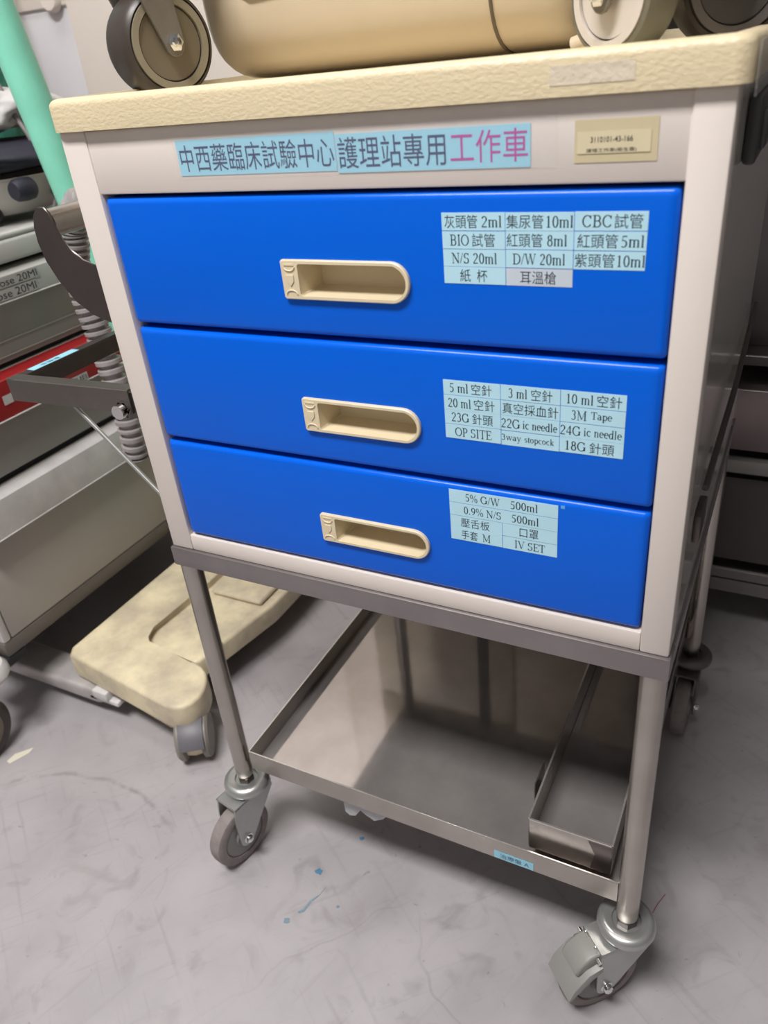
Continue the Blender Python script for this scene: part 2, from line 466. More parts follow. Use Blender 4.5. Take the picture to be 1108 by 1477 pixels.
    if c == 'P': v(.16, 0, .66); sf(.16, b, .11); h(.03, .30, t); h(.16, .30, .31); A(.29, .475, .20, .165, -90, 90); return o, .56
    if c == 'I': v(.17, 0, .66); sf(.17, b, .12); sf(.17, t, .12); return o, .34
    if c == 'T': v(.31, 0, .66); sf(.31, b, .12); h(.03, .59, t); v(.045, .50, .65, TN); v(.575, .50, .65, TN); return o, .62
    if c == 'E': v(.16, 0, .66); h(.03, .54, b); h(.03, .52, t); h(.16, .42, .34); v(.525, .50, .65, TN); v(.55, 0, .16, TN); v(.42, .27, .41, TN); return o, .6
    if c == 'N': v(.14, 0, .66, TN); v(.60, 0, .66, TN); l(.14, .64, .59, .02, .095); sf(.14, b); sf(.10, t, .09); sf(.60, t, .09); return o, .72
    if c == 'M': v(.14, 0, .66, TN); v(.74, 0, .66); l(.15, .64, .44, .06, .085); l(.44, .06, .73, .64, .035); sf(.14, b); sf(.74, b, .11); sf(.10, t, .08); sf(.78, t, .08); return o, .88
    if c == 'V': l(.10, .65, .37, .01, .09); l(.37, .01, .60, .65, .035); sf(.10, t, .10); sf(.61, t, .09); return o, .7
    if c == 'W': l(.09, .65, .28, .01, .085); l(.28, .01, .46, .62, .035); l(.46, .65, .65, .01, .085); l(.65, .01, .84, .65, .035); sf(.09, t, .09); sf(.46, t, .09); sf(.84, t, .08); return o, .93
    if c == 'S': A(.27, .485, .165, .155, 30, 250); A(.26, .18, .19, .165, 80, -150); v(.44, .5, .66, TN); v(.07, 0, .17, TN); return o, .54
    return None
def serif_mesh(s):
    x = 0; V_ = []; F_ = []
    for ch in s:
        g = glyph(ch)
        if g is None: return None
        for q in g[0]:
            k = len(V_); V_ += [(p.x + x, p.y, 0) for p in q]; F_.append((k, k + 1, k + 2, k + 3))
        x += g[1] + .01
    me = bpy.data.meshes.new('t'); me.from_pydata(V_, [], F_)
    xs = [p[0] for p in V_]; ys = [p[1] for p in V_]
    return me, (min(xs), max(xs), min(ys), max(ys))
def lettering(s, x0, x1, z0, z1, f, m, parent, thin=-0.004, keep=False, serif=False):
    """fit the text s into the box; f(u, v) -> xyz"""
    r = serif_mesh(s) if serif else None
    if r is None: r = text_mesh(s, thin)
    if r is None: return
    me, bb = r
    sx = (x1 - x0) / (bb[1] - bb[0]); sz = (z1 - z0) / (bb[3] - bb[2])
    if keep: sx = sz = min(sx, sz)
    cx, cz = (x0 + x1) / 2, (z0 + z1) / 2
    bx, bz = (bb[0] + bb[1]) / 2, (bb[2] + bb[3]) / 2
    for v in me.vertices:
        v.co = Vector(f(cx + (v.co.x - bx) * sx, cz + (v.co.y - bz) * sz))
    me.materials.clear(); me.materials.append(m)
    o = bpy.data.objects.new('lettering', me)
    COL.objects.link(o); o.parent = parent
    return o

# ------------------------------------------------------------------ setting
def struct(name, mb, m):
    o = mb.obj(name, m); o['kind'] = 'structure'; return o
X0, X1, Y0, Y1, ZC = -1.75, 1.45, -2.3, 1.55, 3.15
struct('floor', MB().box(X0 - .1, X1 + .1, Y0 - .1, Y1 + .1, -0.06, 0), FLOOR)
struct('ceiling', MB().box(X0 - .1, X1 + .1, Y0 - .1, Y1 + .1, ZC, ZC + .06), CEIL)
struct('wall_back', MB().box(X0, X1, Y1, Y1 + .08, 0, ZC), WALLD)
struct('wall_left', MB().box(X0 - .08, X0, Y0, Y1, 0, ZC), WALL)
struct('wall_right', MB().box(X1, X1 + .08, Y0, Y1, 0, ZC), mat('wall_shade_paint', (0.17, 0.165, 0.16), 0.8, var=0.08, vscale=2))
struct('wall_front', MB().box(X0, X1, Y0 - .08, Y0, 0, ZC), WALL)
for i, (lx, ly, lz, sx, sy, pw) in enumerate(LIGHTS):
    r = empty('ceiling_light', (lx, ly, ZC))
    tag(r, ['long fluorescent ceiling panel in front of the cart', 'long fluorescent ceiling panel above the grey supply trolley'][i], 'ceiling light')
    MB().box(-sx / 2 - .03, sx / 2 + .03, -sy / 2 - .03, sy / 2 + .03, -0.10, 0, 0.004).obj('housing', GREYW, r)
    MB().box(-sx / 2, sx / 2, -sy / 2, sy / 2, -0.112, -0.1005, 0.003).obj('diffuser', EMITW, r)

# ------------------------------------------------------------------ the cart
W = 0.55; D = 0.513
cart = tag(empty('equipment_cart', (0, 0, 0)),
           'tall cart with three bright blue drawers, cream top and stainless legs on casters', 'cart')
# worktop: shallow raised rim around a sunk surface
def worktop():
    mb = MB()
    x0, x1, y0, y1 = -0.004, W + 0.0065, -0.005, D + 0.006
    zb, zt, zs = 0.9745, 1.0000, 0.9885
    def loop(ins, z, r):
        return [Vector((a, b, z)) for a, b in rrect(x0 + ins, x1 - ins, y0 + ins, y1 - ins, r, 5)]
    loops = [loop(0.006, zb, .008), loop(0, zb, .011)]
    for k in range(5):
        a = math.radians(90 * k / 4)
        loops.append(loop(0.006 * (1 - math.cos(a)), zt - 0.006 + 0.006 * math.sin(a), .011))
    loops += [loop(0.013, zt, .008), loop(0.018, zs + .003, .006), loop(0.024, zs, .006)]
    R = [[mb.bm.verts.new(v) for v in l] for l in loops]
    for A, B in zip(R, R[1:]):
        for k in range(len(A)):
            mb.bm.faces.new((A[k], A[(k + 1) % len(A)], B[(k + 1) % len(A)], B[k]))
    mb.bm.faces.new(R[0][::-1]); mb.bm.faces.new(R[-1])
    return mb.obj('worktop', CREAMT, cart)
wt = worktop()
tp = MB().box(0.5588, 0.5594, -0.006, 0.16, 0.968, 0.996, 0.0002).obj('clear_tape', TAPE, cart)
MB().box(0.440, 0.492, -0.0053, -0.0050, 0.981, 0.992).obj('faded_patch', mat('faded_vinyl', (0.68, 0.595, 0.46), 0.5, bump=0.4, bscale=210), cart)
# cabinet
MB().box(0, 0.0300, 0, 0.03, 0.5405, 0.9745, 0.0022).obj('corner_post', BODY, cart)
MB().box(0.5250, W, 0, 0.03, 0.5405, 0.9745, 0.0022).obj('corner_post', BODY, cart)
MB().box(0.029, 0.526, 0.0012, 0.02, 0.9225, 0.974, 0.0018).obj('fascia_panel', BODY, cart)
MB().box(0.0295, 0.5255, 0.0004, 0.02, 0.5405, 0.5610, 0.002).obj('bottom_rail', BODY, cart)
MB().box(0.0002, 0.003, 0.029, D - .0, 0.5405, 0.974).obj('side_panel', SIDE, cart)
MB().box(W - .003, W - .0002, 0.029, D - .0, 0.5405, 0.974).obj('side_panel', SIDE, cart)
MB().box(0.003, W - .003, D - .003, D, 0.5405, 0.974).obj('back_panel', BODY, cart)
MB().box(0.004, W - .004, 0.033, D - .004, 0.541, 0.973).obj('inner_carcass', DARKIN, cart)
# latch box and bracket on the right side panel
MB().box(W, W + 0.009, 0.075, 0.30, 0.920, 0.962, 0.003).box(W + .008, W + 0.013, 0.09, 0.12, 0.928, 0.952, 0.002).obj('side_latch', mat('charcoal_plastic', (0.045, 0.045, 0.045), .4), cart)
MB().box(W, W + 0.006, 0.075, 0.115, 0.612, 0.640, 0.0015).obj('side_catch', STEELD, cart)
MB().path([(W + .004, .10, .655), (W + .006, .30, .668), (W + .006, .50, .70)], 0.003, 8).obj('side_rod', STEELD, cart)

# drawers: rounded front with a hole for the recessed pull
HX0, HX1 = 0.2135, 0.3310
def pull_outline(z0, z1, ins=0.0, x0=HX0, n=14):
    r = (z1 - z0) / 2 - ins
    cz = (z0 + z1) / 2
    cx = HX1 - (z1 - z0) / 2
    P = []
    c = 0.0015
    P += [(x0 + ins + c, z0 + ins), ]
    for i in range(n + 1):
        a = math.radians(-90 + 180 * i / n)
        P.append((cx + r * math.cos(a), cz + r * math.sin(a)))
    P += [(x0 + ins + c, z1 - ins), (x0 + ins, z1 - ins - c), (x0 + ins, z0 + ins + c)]
    return P
def drawer(z0, z1, pz0, pz1):
    mb = MB(); bm = mb.bm
    x0, x1 = 0.0318, 0.5236
    fr = 0.0056
    loops = []
    loops.append([Vector((a, 0.0195, b)) for a, b in rrect(x0, x1, z0, z1, .003, 3)])
    for k in range(6):
        a = math.radians(90 * k / 5)
        ins = fr * (1 - math.cos(a)); y = 0.0012 + fr * (1 - math.sin(a))
        loops.append([Vector((p, y, q)) for p, q in rrect(x0 + ins, x1 - ins, z0 + ins, z1 - ins, .003, 3)])
    R = [[bm.verts.new(v) for v in l] for l in loops]
    for A, B in zip(R, R[1:]):
        for k in range(len(A)):
            bm.faces.new((A[k], A[(k + 1) % len(A)], B[(k + 1) % len(A)], B[k]))
    hole = [bm.verts.new((a, 0.0012, b)) for a, b in pull_outline(pz0 + .0015, pz1 - .0015, 0, HX0 + .0015)]
    hb = [bm.verts.new((v.co.x, 0.012, v.co.z)) for v in hole]
    n = len(hole)
    es = []
    O = R[-1]
    for k in range(len(O)):
        e = bm.edges.get((O[k], O[(k + 1) % len(O)])); es.append(e)
    for k in range(n):
        es.append(bm.edges.new((hole[k], hole[(k + 1) % n])))
        
    bmesh.ops.triangle_fill(bm, edges=es, use_beauty=True, normal=(0, -1, 0))
    for k in range(n):
        bm.faces.new((hole[k], hole[(k + 1) % n], hb[(k + 1) % n], hb[k]))
    o = mb.obj('drawer', BLUE, cart, smooth=30)
    # recessed pull
    h = MB(); bm = h.bm
    rim = 0.0030
    tab = HX0 + 0.0155
    outer0 = pull_outline(pz0, pz1, 0); outer1 = pull_outline(pz0, pz1, 0.0008)
    inner = pull_outline(pz0 + rim, pz1 - rim, 0, tab + .001)
    # shrink right end of the inner outline so the rim keeps its width
    cz = (pz0 + pz1) / 2
    inner = [(a - (rim if a > tab + .02 and abs(b - cz) < (pz1 - pz0) / 2 - rim - .00001 else 0) * min(1, max(0, (a - (HX1 - (pz1 - pz0) / 2)) / 0.008)), b) for a, b in inner]
    Y = lambda y, P: [bm.verts.new((a, y, b)) for a, b in P]
    L0 = Y(0.0011, outer0); L1 = Y(-0.0016, outer0); L2 = Y(-0.0024, outer1)
    for A, B in ((L0, L1), (L1, L2)):
        for k in range(len(A)):
            bm.faces.new((A[k], A[(k + 1) % len(A)], B[(k + 1) % len(A)], B[k]))
    I0 = Y(-0.0024, inner); I1 = Y(0.0010, inner)
    deep = [(a + (0.006 if a < tab + .01 else -0.002), cz + (b - cz) * 0.80) for a, b in inner]
    I2 = Y(0.0260, deep)
    es = []
    for L in (L2, I0):
        for k in range(len(L)):
            e = bm.edges.get((L[k], L[(k + 1) % len(L)])) or bm.edges.new((L[k], L[(k + 1) % len(L)]))
            es.append(e)
    bmesh.ops.triangle_fill(bm, edges=es, use_beauty=True, normal=(0, -1, 0))
    for A, B in ((I0, I1), (I1, I2)):
        for k in range(len(A)):
            bm.faces.new((A[k], A[(k + 1) % len(A)], B[(k + 1) % len(A)], B[k]))
    bm.faces.new(I2)
    ho = h.obj('recessed_pull', CREAMP, o, smooth=35)
    # raised ornament on the tab: two arcs and a small shield
    g = MB()
    cx = HX0 + 0.0085
    H = pz1 - pz0
    def arc(cz_, rr, a0, a1, rad):
        g.path([(cx + rr * math.cos(math.radians(a)), -0.0026, cz_ + rr * 0.62 * math.sin(math.radians(a))) for a in range(a0, a1 + 1, 12)], 0.0007, 6)
    arc(cz + H * .33, .0052, 180, 360, .0004)
    arc(cz - H * .36, .0052, 0, 180, .0004)
    g.prism([(cx - .0036, cz + .0042), (cx - .0036, cz - .001), (cx, cz - .0052), (cx + .0036, cz - .001), (cx + .0036, cz + .0042)], XZ, -0.0024, -0.0031, 0.0002, 1)
    g.box(cx - .005, cx + .005, -0.0029, -0.0024, cz + H * .36, cz + H * .40)
    g.obj('embossed_marks', CREAMP, o)
    return o
drawer(0.8055, 0.9195, 0.8375, 0.8700)
drawer(0.6838, 0.8010, 0.7150, 0.7475)
drawer(0.5630, 0.6795, 0.5935, 0.6250)

# sheets with writing
def FXZ(y): return lambda u, v: (u, y, v)
def sheet(x0, x1, z0, z1, y, m, name='paper_label', sk=(0, 0)):
    o = MB().prism([(x0, z0), (x1, z0 + sk[0]), (x1, z1 + sk[1]), (x0, z1)], XZ, y, y + 0.00025).obj(name, m, cart, smooth=0)
    return o
s1 = sheet(0.1272, 0.2772, 0.9358, 0.9624, 0.00075, PAPERC, 'title_strip')
lettering('中西藥臨床試驗中心', 0.1297, 0.2757, 0.9388, 0.9590, FXZ(0.0006), NAVY, s1, thin=0.0)
s2 = sheet(0.2780, 0.4262, 0.9342, 0.9606, 0.00060, PAPERC, 'title_strip')
lettering('護理站專用', 0.2795, 0.3655, 0.9370, 0.9583, FXZ(0.00045), NAVY, s2, thin=0.0)
lettering('工作車', 0.3690, 0.4245, 0.9378, 0.9583, FXZ(0.00045), MAG, s2, thin=0.0)
# thin tape over the title
MB().box(0.1235, 0.444, 0.00040, 0.00044, 0.9335, 0.9655).obj('clear_tape', mat('very_clear_tape', (0.8, 0.8, 0.8), 0.2, alpha=0.06), cart)
st = sheet(0.4553, 0.5072, 0.9354, 0.9605, 0.00075, PAPERY, 'asset_sticker')
slip = MB().box(0.4572, 0.5030, 0.0003, 0.0006, 0.9408, 0.9535).obj('paper_slip', PAPERS, cart)
lettering('3110101-43-166', 0.4657, 0.4920, 0.9472, 0.9505, FXZ(0.00015), INK, slip, thin=0.004)
lettering('護理工作車(衛生署)', 0.4632, 0.4945, 0.9412, 0.9438, FXZ(0.00015), INK, slip, thin=0.0)

DY = 0.00095
def cells(rows, xs, ztop, rh, m_default):
    """rows: list of rows of (text, fx0, fx1, ink, paper)"""
    for i, row in enumerate(rows):
        for j, c in enumerate(row):
            if c is None: continue
            t, a, b, ink, pm = c
            span = 1 if len(row) == len(xs) - 1 else (len(xs) - 1) // len(row)
            xa, xb = xs[j * span], xs[j * span + span]
            z1 = ztop - i * rh; z0 = z1 - rh
            jt = random.uniform(-.0002, .0002)
            o = sheet(xa + .0002, xb - .0002, z0 + .00025 + jt, z1 - .00015 + jt, DY - 0.00012 * ((i + j) % 2), pm)
            yy = DY - 0.00012 * ((i + j) % 2) - 0.00012
            # several runs per cell
            for (tt, u0, u1) in t:
                hi = 0.80 if any(ord(ch) > 255 for ch in tt) else 0.70
                if tt in ('ic needle', 'stopcock', '3way', 'D/W 20ml') : hi = 0.62 if tt != 'D/W 20ml' else .70
                zc = (z0 + z1) / 2 + jt
                hh = rh * hi / 2 * (0.9 if hi > .75 else .88)
                lettering(tt, xa + (xb - xa) * u0, xa + (xb - xa) * u1, zc - hh, zc + hh, FXZ(yy), ink, o, thin=-0.004 if hi > .75 else 0.0, serif=(hi <= .75))
def C(*runs, ink=None, paper=None): return (runs, 0, 1, ink or INK, paper or PAPER)
g1 = [[C(('灰頭管', .05, .57), ('2ml', .64, .94)), C(('集尿管', .02, .56), ('10ml', .61, .98)), C(('CBC', .11, .51), ('試管', .55, .93))],
      [C(('BIO', .13, .43), ('試管', .48, .84)), C(('紅頭管', .02, .55), ('8ml', .62, .90)), C(('紅頭管', .05, .61), ('5ml', .66, .96))],
      [C(('N/S 20ml', .14, .86)), C(('D/W 20ml', .11, .88)), C(('紫頭管', .02, .58), ('10ml', .62, .99))],
      [C(('紙', .27, .44), ('杯', .54, .71)), C(('耳溫槍', .22, .76), paper=PAPERW), None]]
cells(g1, [0.3593, 0.4079, 0.4568, 0.5052], 0.9056, 0.01275, PAPER)
g2 = [[C(('5 ml', .12, .44), ('空針', .50, .85)), C(('3 ml', .14, .45), ('空針', .52, .87)), C(('10 ml', .10, .50), ('空針', .56, .93))],
      [C(('20 ml', .08, .48), ('空針', .54, .90)), C(('真空採血針', .03, .97)), C(('3M', .18, .41), ('Tape', .48, .80))],
      [C(('23G', .13, .44), ('針頭', .50, .86)), C(('22G', .01, .33), ('ic needle', .38, .96)), C(('24G', .01, .33), ('ic needle', .38, .96))],
      [C(('OP SITE', .18, .83)), C(('3way', .01, .35), ('stopcock', .41, .91)), C(('18G', .10, .42), ('針頭', .48, .86))]]
cells(g2, [0.3531, 0.4022, 0.4503, 0.4998], 0.7772, 0.01315, PAPER)
g3 = [[C(('5% G/W', .16, .48), ('500ml', .58, .82))], [C(('0.9% N/S', .14, .49), ('500ml', .59, .83))],
      [C(('壓舌板', .21, .76)), C(('口罩', .32, .66))], [C(('手套', .21, .53), ('M', .62, .77)), C(('IV SET', .23, .78))]]
cells(g3, [0.3527, 0.4018, 0.4508], 0.6750, 0.0131, PAPER)
MB().box(0.4528, 0.4562, 0.0008, 0.0011, 0.6725, 0.6755, mtx=Matrix.Identity(4)).obj('sticker_scrap', mat('light_blue_scrap', (0.1, 0.4, 0.8), 0.4), cart)

# stainless under-frame, legs, shelf
mb = MB()
mb.box(-0.0025, W + .0025, -0.003, 0.022, 0.5150, 0.5402, 0.002)
mb.obj('frame_rail', STEELR, cart)
MB().box(-0.0025, W + .0025, D - .02, D + .002, 0.5150, 0.5400, 0.002).obj('frame_rail', STEELR, cart)
MB().box(-0.0025, 0.0195, 0.0225, D - .0205, 0.5150, 0.5400, 0.002).obj('frame_rail', STEELR, cart)
MB().box(W - .0195, W + .0025, 0.0225, D - .0205, 0.5150, 0.5400, 0.002).obj('frame_rail', STEELR, cart)
LEGS = [(0.0075, 0.0132, -0.0045), (0.5385, 0.0132, 0.0), (0.5390, 0.500, 0), (0.0085, 0.500, 0)]
for x, y, dx in LEGS:
    MB().path([(x, y, 0.5149), (x + dx, y, 0.143)], 0.0123, 24).obj('leg', STEEL, cart)
SX0, SX1, SY0, SY1, SZ = 0.0245, 0.5265, 0.0105, 0.500, 0.1680
MB().box(SX0, SX1, SY0, SY1, SZ - .002, SZ).obj('shelf_panel', STEELF, cart)
def lip(x0, x1, y0, y1):
    o = MB().box(x0, x1, y0, y1, 0.1640, 0.1965, 0.0004, 1).obj('shelf_lip', STEEL, cart)
    MB().box(x0, x1, y0, y1, 0.1966, 0.1976, 0.0003, 1).obj('lip_highlight', STEELE, o)  # thin pale strip paints the bright highlight along the lip
lip(SX0, SX1, SY0 - .0015, SY0 + .0005)
lip(SX0, SX1, SY1 - .0005, SY1 + .0015)
lip(SX0 - .0015, SX0 + .0005, SY0, SY1)
lip(SX1 - .0005, SX1 + .0015, SY0, SY1)
MB().box(0.170, 0.192, D - .016, D - .012, 0.198, 0.5149).obj('rear_upright', STEELD, cart)
tg = MB().box(0.3815, 0.4300, 0.0084, 0.0088, 0.1655, 0.1785, 0.0001, 1).obj('paper_label', PAPERC, cart)
lettering('治療盤 A', 0.389, 0.4245, 0.1682, 0.1762, FXZ(0.0082), GREYINK, tg, thin=-0.005)

# casters
def caster(x, y, tdir, brake=False, dull=False, parent=cart):
    ang = math.atan2(tdir[1], tdir[0])
    Mx = Matrix.Translation((x, y, 0)) @ Matrix.Rotation(ang, 4, 'Z')   # local +x = trail direction
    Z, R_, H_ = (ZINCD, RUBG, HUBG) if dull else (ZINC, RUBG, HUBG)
    def new():
        b = MB(); b.M = Mx; return b
    T, AZ, WR = 0.034, 0.049, 0.049
    b = new()
    for s in (-1, 1):
        y0, y1 = (0.0165, 0.0190) if s > 0 else (-0.0190, -0.0165)
        P = [(-0.026, 0.116), (-0.027, 0.104)]
        for i in range(9):
            a = math.radians(205 + 155 * i / 8)
            P.append((T + 0.013 * math.cos(a), AZ + 0.013 * math.sin(a)))
        P += [(T + 0.0135, 0.090), (T + 0.010, 0.116)]
        b.prism(P, XZ, y0, y1, 0.0005, 1)
    b.box(-0.026, T + 0.010, -0.0190, 0.0190, 0.1145, 0.1170, 0.0008, 1)
    fk = b.obj('caster', Z, parent)
    b = new()
    prof = [(0.0, 0.117), (0.026, 0.117)]
    for i in range(11):
        a = math.radians(-70 + 160 * i / 10)
        prof.append((0.0245 + 0.0085 * math.cos(a), 0.1265 + 0.0090 * math.sin(a)))
    prof += [(0.0165, 0.1335), (0.0160, 0.1300), (0.0, 0.1300)]
    b.lathe(prof, n=40); b.obj('swivel_bearing', Z, fk)
    b = new(); b.lathe([(0, 0.129), (0.012, 0.129), (0.012, 0.1385), (0.0105, 0.1395), (0.0105, 0.150), (0, 0.150)], n=6)
    b.obj('stem_nut', STEELD, fk)
    b = new()
    wp = [(0.0, -0.0085), (0.034, -0.0085), (0.0350, -0.0118), (0.044, -0.0118), (0.0478, -0.0095), (0.049, -0.005),
          (0.049, 0.005), (0.0478, 0.0095), (0.044, 0.0118), (0.0350, 0.0118), (0.034, 0.0085), (0.0, 0.0085)]
    b.lathe(wp, c=(T, 0, AZ), axis='Y', n=48)
    wh = b.obj('wheel', R_, fk)
    b = new()
    for s in (-1, 1):
        b.lathe([(0.0, s * 0.0086), (0.0335, s * 0.0086), (0.0335, s * 0.0102), (0.030, s * 0.0112), (0.016, s * 0.0105), (0.015, s * 0.0145), (0, s * 0.0145)], c=(T, 0, AZ), axis='Y', n=40)
    b.obj('wheel_disc', H_, fk)
    for s in (-1, 1):
        b = new()
        b.lathe([(0.0078, s * 0.0190), (0.0078, s * 0.0200), (0.0060, s * 0.0205), (0.0055, s * 0.0245), (0.0030, s * 0.0265), (0, s * 0.0268)], c=(T, 0, AZ), axis='Y', n=12)
        b.obj('axle_bolt', CHROME, fk)
    if brake:
        b = new()
        # broad curved pedal with a smaller raised tongue over it
        P = [(0.044, 0.102), (0.062, 0.097), (0.080, 0.078), (0.087, 0.062), (0.0835, 0.0595), (0.075, 0.072), (0.058, 0.088), (0.043, 0.094)]
        b.prism(P, XZ, -0.024, 0.024, 0.0015)
        b.obj('brake_pedal', PEDAL, fk)
        b = new()
        P = [(0.040, 0.117), (0.055, 0.116), (0.070, 0.106), (0.0745, 0.094), (0.071, 0.0885), (0.060, 0.100), (0.046, 0.104), (0.038, 0.104)]
        b.prism(P, XZ, -0.0165, 0.0165, 0.003, 3)
        b.obj('brake_tongue', PEDAL, fk)
        b = new()
        for s in (-1, 1):
            b.cyl((0.048, s * 0.017, 0.111), (0.048, s * 0.0225, 0.111), 0.0028, 10)
            b.box(0.0445, 0.047, s * 0.010 - .003, s * 0.010 + .003, 0.112, 0.1165, 0.0008, 1)
        b.cyl((0.048, -0.02, 0.108), (0.048, 0.02, 0.108), 0.0022, 8)
        b.obj('brake_pivot', CHROME, fk)
        b = new()
        b.box(T - .012, T + .020, -0.0215, -0.0191, AZ + .004, 0.104, 0.0006, 1)
        b.obj('brake_plate', ZINC, fk)
    return fk
caster(0.0030, 0.0132, (-0.20, -0.98))
caster(0.5385, 0.0132, (-0.69, -0.72), brake=True)
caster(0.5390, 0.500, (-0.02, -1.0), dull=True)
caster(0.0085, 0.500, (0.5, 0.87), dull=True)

# push handle on the left side
HP = [(-0.0778, 0.9099), (-0.0859, 0.9028), (-0.0904, 0.891), (-0.0913, 0.8762), (-0.0876, 0.8578), (-0.0771, 0.8385), (-0.0612, 0.817),
      (-0.0417, 0.8042), (-0.0158, 0.7962), (-0.0005, 0.7955), (-0.0005, 0.8550), (-0.0084, 0.8541), (-0.0236, 0.8557), (-0.0371, 0.8595), (-0.0496, 0.8687),
      (-0.0573, 0.8799), (-0.0612, 0.893), (-0.0631, 0.904), (-0.0681, 0.9098)]
MB().prism(HP, XZ, 0.018, 0.021, 0.0008, 1).obj('handle_bracket', STEELD, cart)
MB().prism(HP, XZ, 0.455, 0.458, 0.0008, 1).obj('handle_bracket', STEELD, cart)
MB().path([(-0.074, 0.0212, 0.8935), (-0.074, 0.4548, 0.8935)], 0.0135, 24).obj('handle_tube', STEEL, cart)

# fold-out side shelf frame of angle steel, hinge and stay rod
def angle_bar(a, b, wd, m, name, inward):
    """L-profile between two points on the top outer edge; inward: unit vector of the top flange"""
    a = Vector(a); b = Vector(b); n = Vector(inward); z = Vector((0, 0, 1))
    mb = MB()
    h, t = 0.027, 0.0025
    prof = [(0, -h), (0, -.001), (.001, 0), (wd, 0), (wd, -t), (t, -t), (t, -h)]
    A = [mb.bm.verts.new(a + n * u + z * v) for u, v in prof]
    B = [mb.bm.verts.new(b + n * u + z * v) for u, v in prof]
    mb.bm.faces.new(A[::-1]); mb.bm.faces.new(B)
    for i in range(len(prof)):
        k = (i + 1) % len(prof)
        mb.bm.faces.new((A[i], A[k], B[k], B[i]))
    return mb.obj(name, m, cart, smooth=0)
FX, FY0, FY1, FZ = -0.205, 0.010, 0.36, 0.7235
angle_bar((FX, FY0, FZ), (-0.016, FY0, FZ + .004), 0.016, mat('mid_dark_stainless', (0.20, 0.18, 0.165), 0.34, metal=.8, var=.2, vscale=9), 'side_frame_bar', (0, 1, 0))  # front bar in a darker steel tone than the rear one
angle_bar((-0.016, FY1, FZ + .004), (FX, FY1, FZ), 0.016, STEEL, 'side_frame_bar', (0, -1, 0))
ob = angle_bar((FX + .0002, FY1, FZ - .0002), (FX + .0002, FY0 + .0003, FZ - .0002), 0.014, STEELD, 'side_frame_bar', (1, 0, 0))
lb = MB().box(FX + .001, FX + .0135, 0.040, 0.112, FZ, FZ + .0003).obj('paper_label', PAPERC, cart)
lettering('治療車', 0.055, 0.085, FX + .0045, FX + .011, lambda u, v: (v * 1.0, u, FZ + .0005), GREYINK, lb)
b = MB()
b.box(-0.030, -0.0004, 0.013, 0.018, 0.693, 0.722, 0.002)
b.box(-0.012, -0.0004, 0.013, 0.040, 0.684, 0.715, 0.002)
b.obj('hinge_plate', STEELD, cart)
MB().cyl((-0.0255, -0.002, 0.7055), (-0.0255, 0.012, 0.7055), 0.0080, 14).lathe([(0.0098, 0), (0.0098, 0.003), (0, 0.003)], c=(-0.0255, 0.006, .7055), axis='Y', n=6).obj('hinge_bolt', CHROME, cart)
MB().path([(-0.112, 0.017, 0.697), (-0.012, 0.017, 0.5945), (-0.0008, 0.017, 0.5945)], 0.0026, 10).obj('stay_rod', ZINC, cart)

# ------------------------------------------------------------------ loose bin on the lower shelf
bin_ = tag(empty('metal_bin', (0.42, 0.024, 0.168)), 'open narrow stainless bin standing on the right side of the lower cart shelf', 'bin')
bx, by, bh, z0 = 0.094, 0.44, 0.050, 0.0185
def bb(n, a, m=STEEL, **k): return MB().box(*a, k.get('bev', 0.0005), 1).obj(n, m, bin_)
bb('bin_floor', (0, bx, 0, by, z0, z0 + .0015), STEELF)
bb('bin_wall', (0, bx, -0.0012, 0.0, z0, z0 + bh))
bb('bin_wall', (0, bx, by, by + .0012, z0, z0 + bh))
bb('bin_wall', (-0.0012, 0, 0, by, z0, z0 + bh))
bb('bin_wall', (bx, bx + .0012, 0, by, z0, z0 + bh))
b = MB()
for a in ((0, bx, -0.0016, 0.0006), (0, bx, by - .0006, by + .0016), (-0.0016, 0.0006, 0, by), (bx - .0006, bx + .0016, 0, by)):
    b.box(*a, z0 + bh, z0 + bh + .0012)
b.obj('rim_edge', STEELE, bin_)
MB().prism([(bx - .022, z0 + .002), (bx, z0 + .002), (bx, z0 + bh - .002), (bx - .026, z0 + bh - .002), (bx - .018, z0 + .028)], XZ, -0.0018, -0.0013).obj('corner_gusset', STEELD, bin_)
for yy in (0.012, by - .03):
    MB().box(0.004, bx - .004, yy, yy + .012, 0.0005, z0, 0.001).obj('runner', STEELD, bin_)
MB().box(-0.0085, -0.0070, 0.045, 0.085, z0 + .014, z0 + bh + .004, .0004, 1).box(-0.0072, -0.0012, 0.045, 0.085, z0 + .014, z0 + .016).obj('clip', STEEL, bin_)

# plastic scrap hooked under the shelf lip
P = [(0.1625, 0.1660), (0.1630, 0.127), (0.170, 0.1225), (0.1785, 0.1260), (0.1880, 0.142), (0.197, 0.135), (0.208, 0.130), (0.222, 0.140), (0.2285, 0.150), (0.232, 0.1660)]
tag(MB().prism(P, XZ, 0.0200, 0.0215, 0.0003, 1).obj('plastic_scrap', SCRAPW), 'torn white plastic scrap hanging beneath the front of the lower cart shelf', 'plastic scrap')

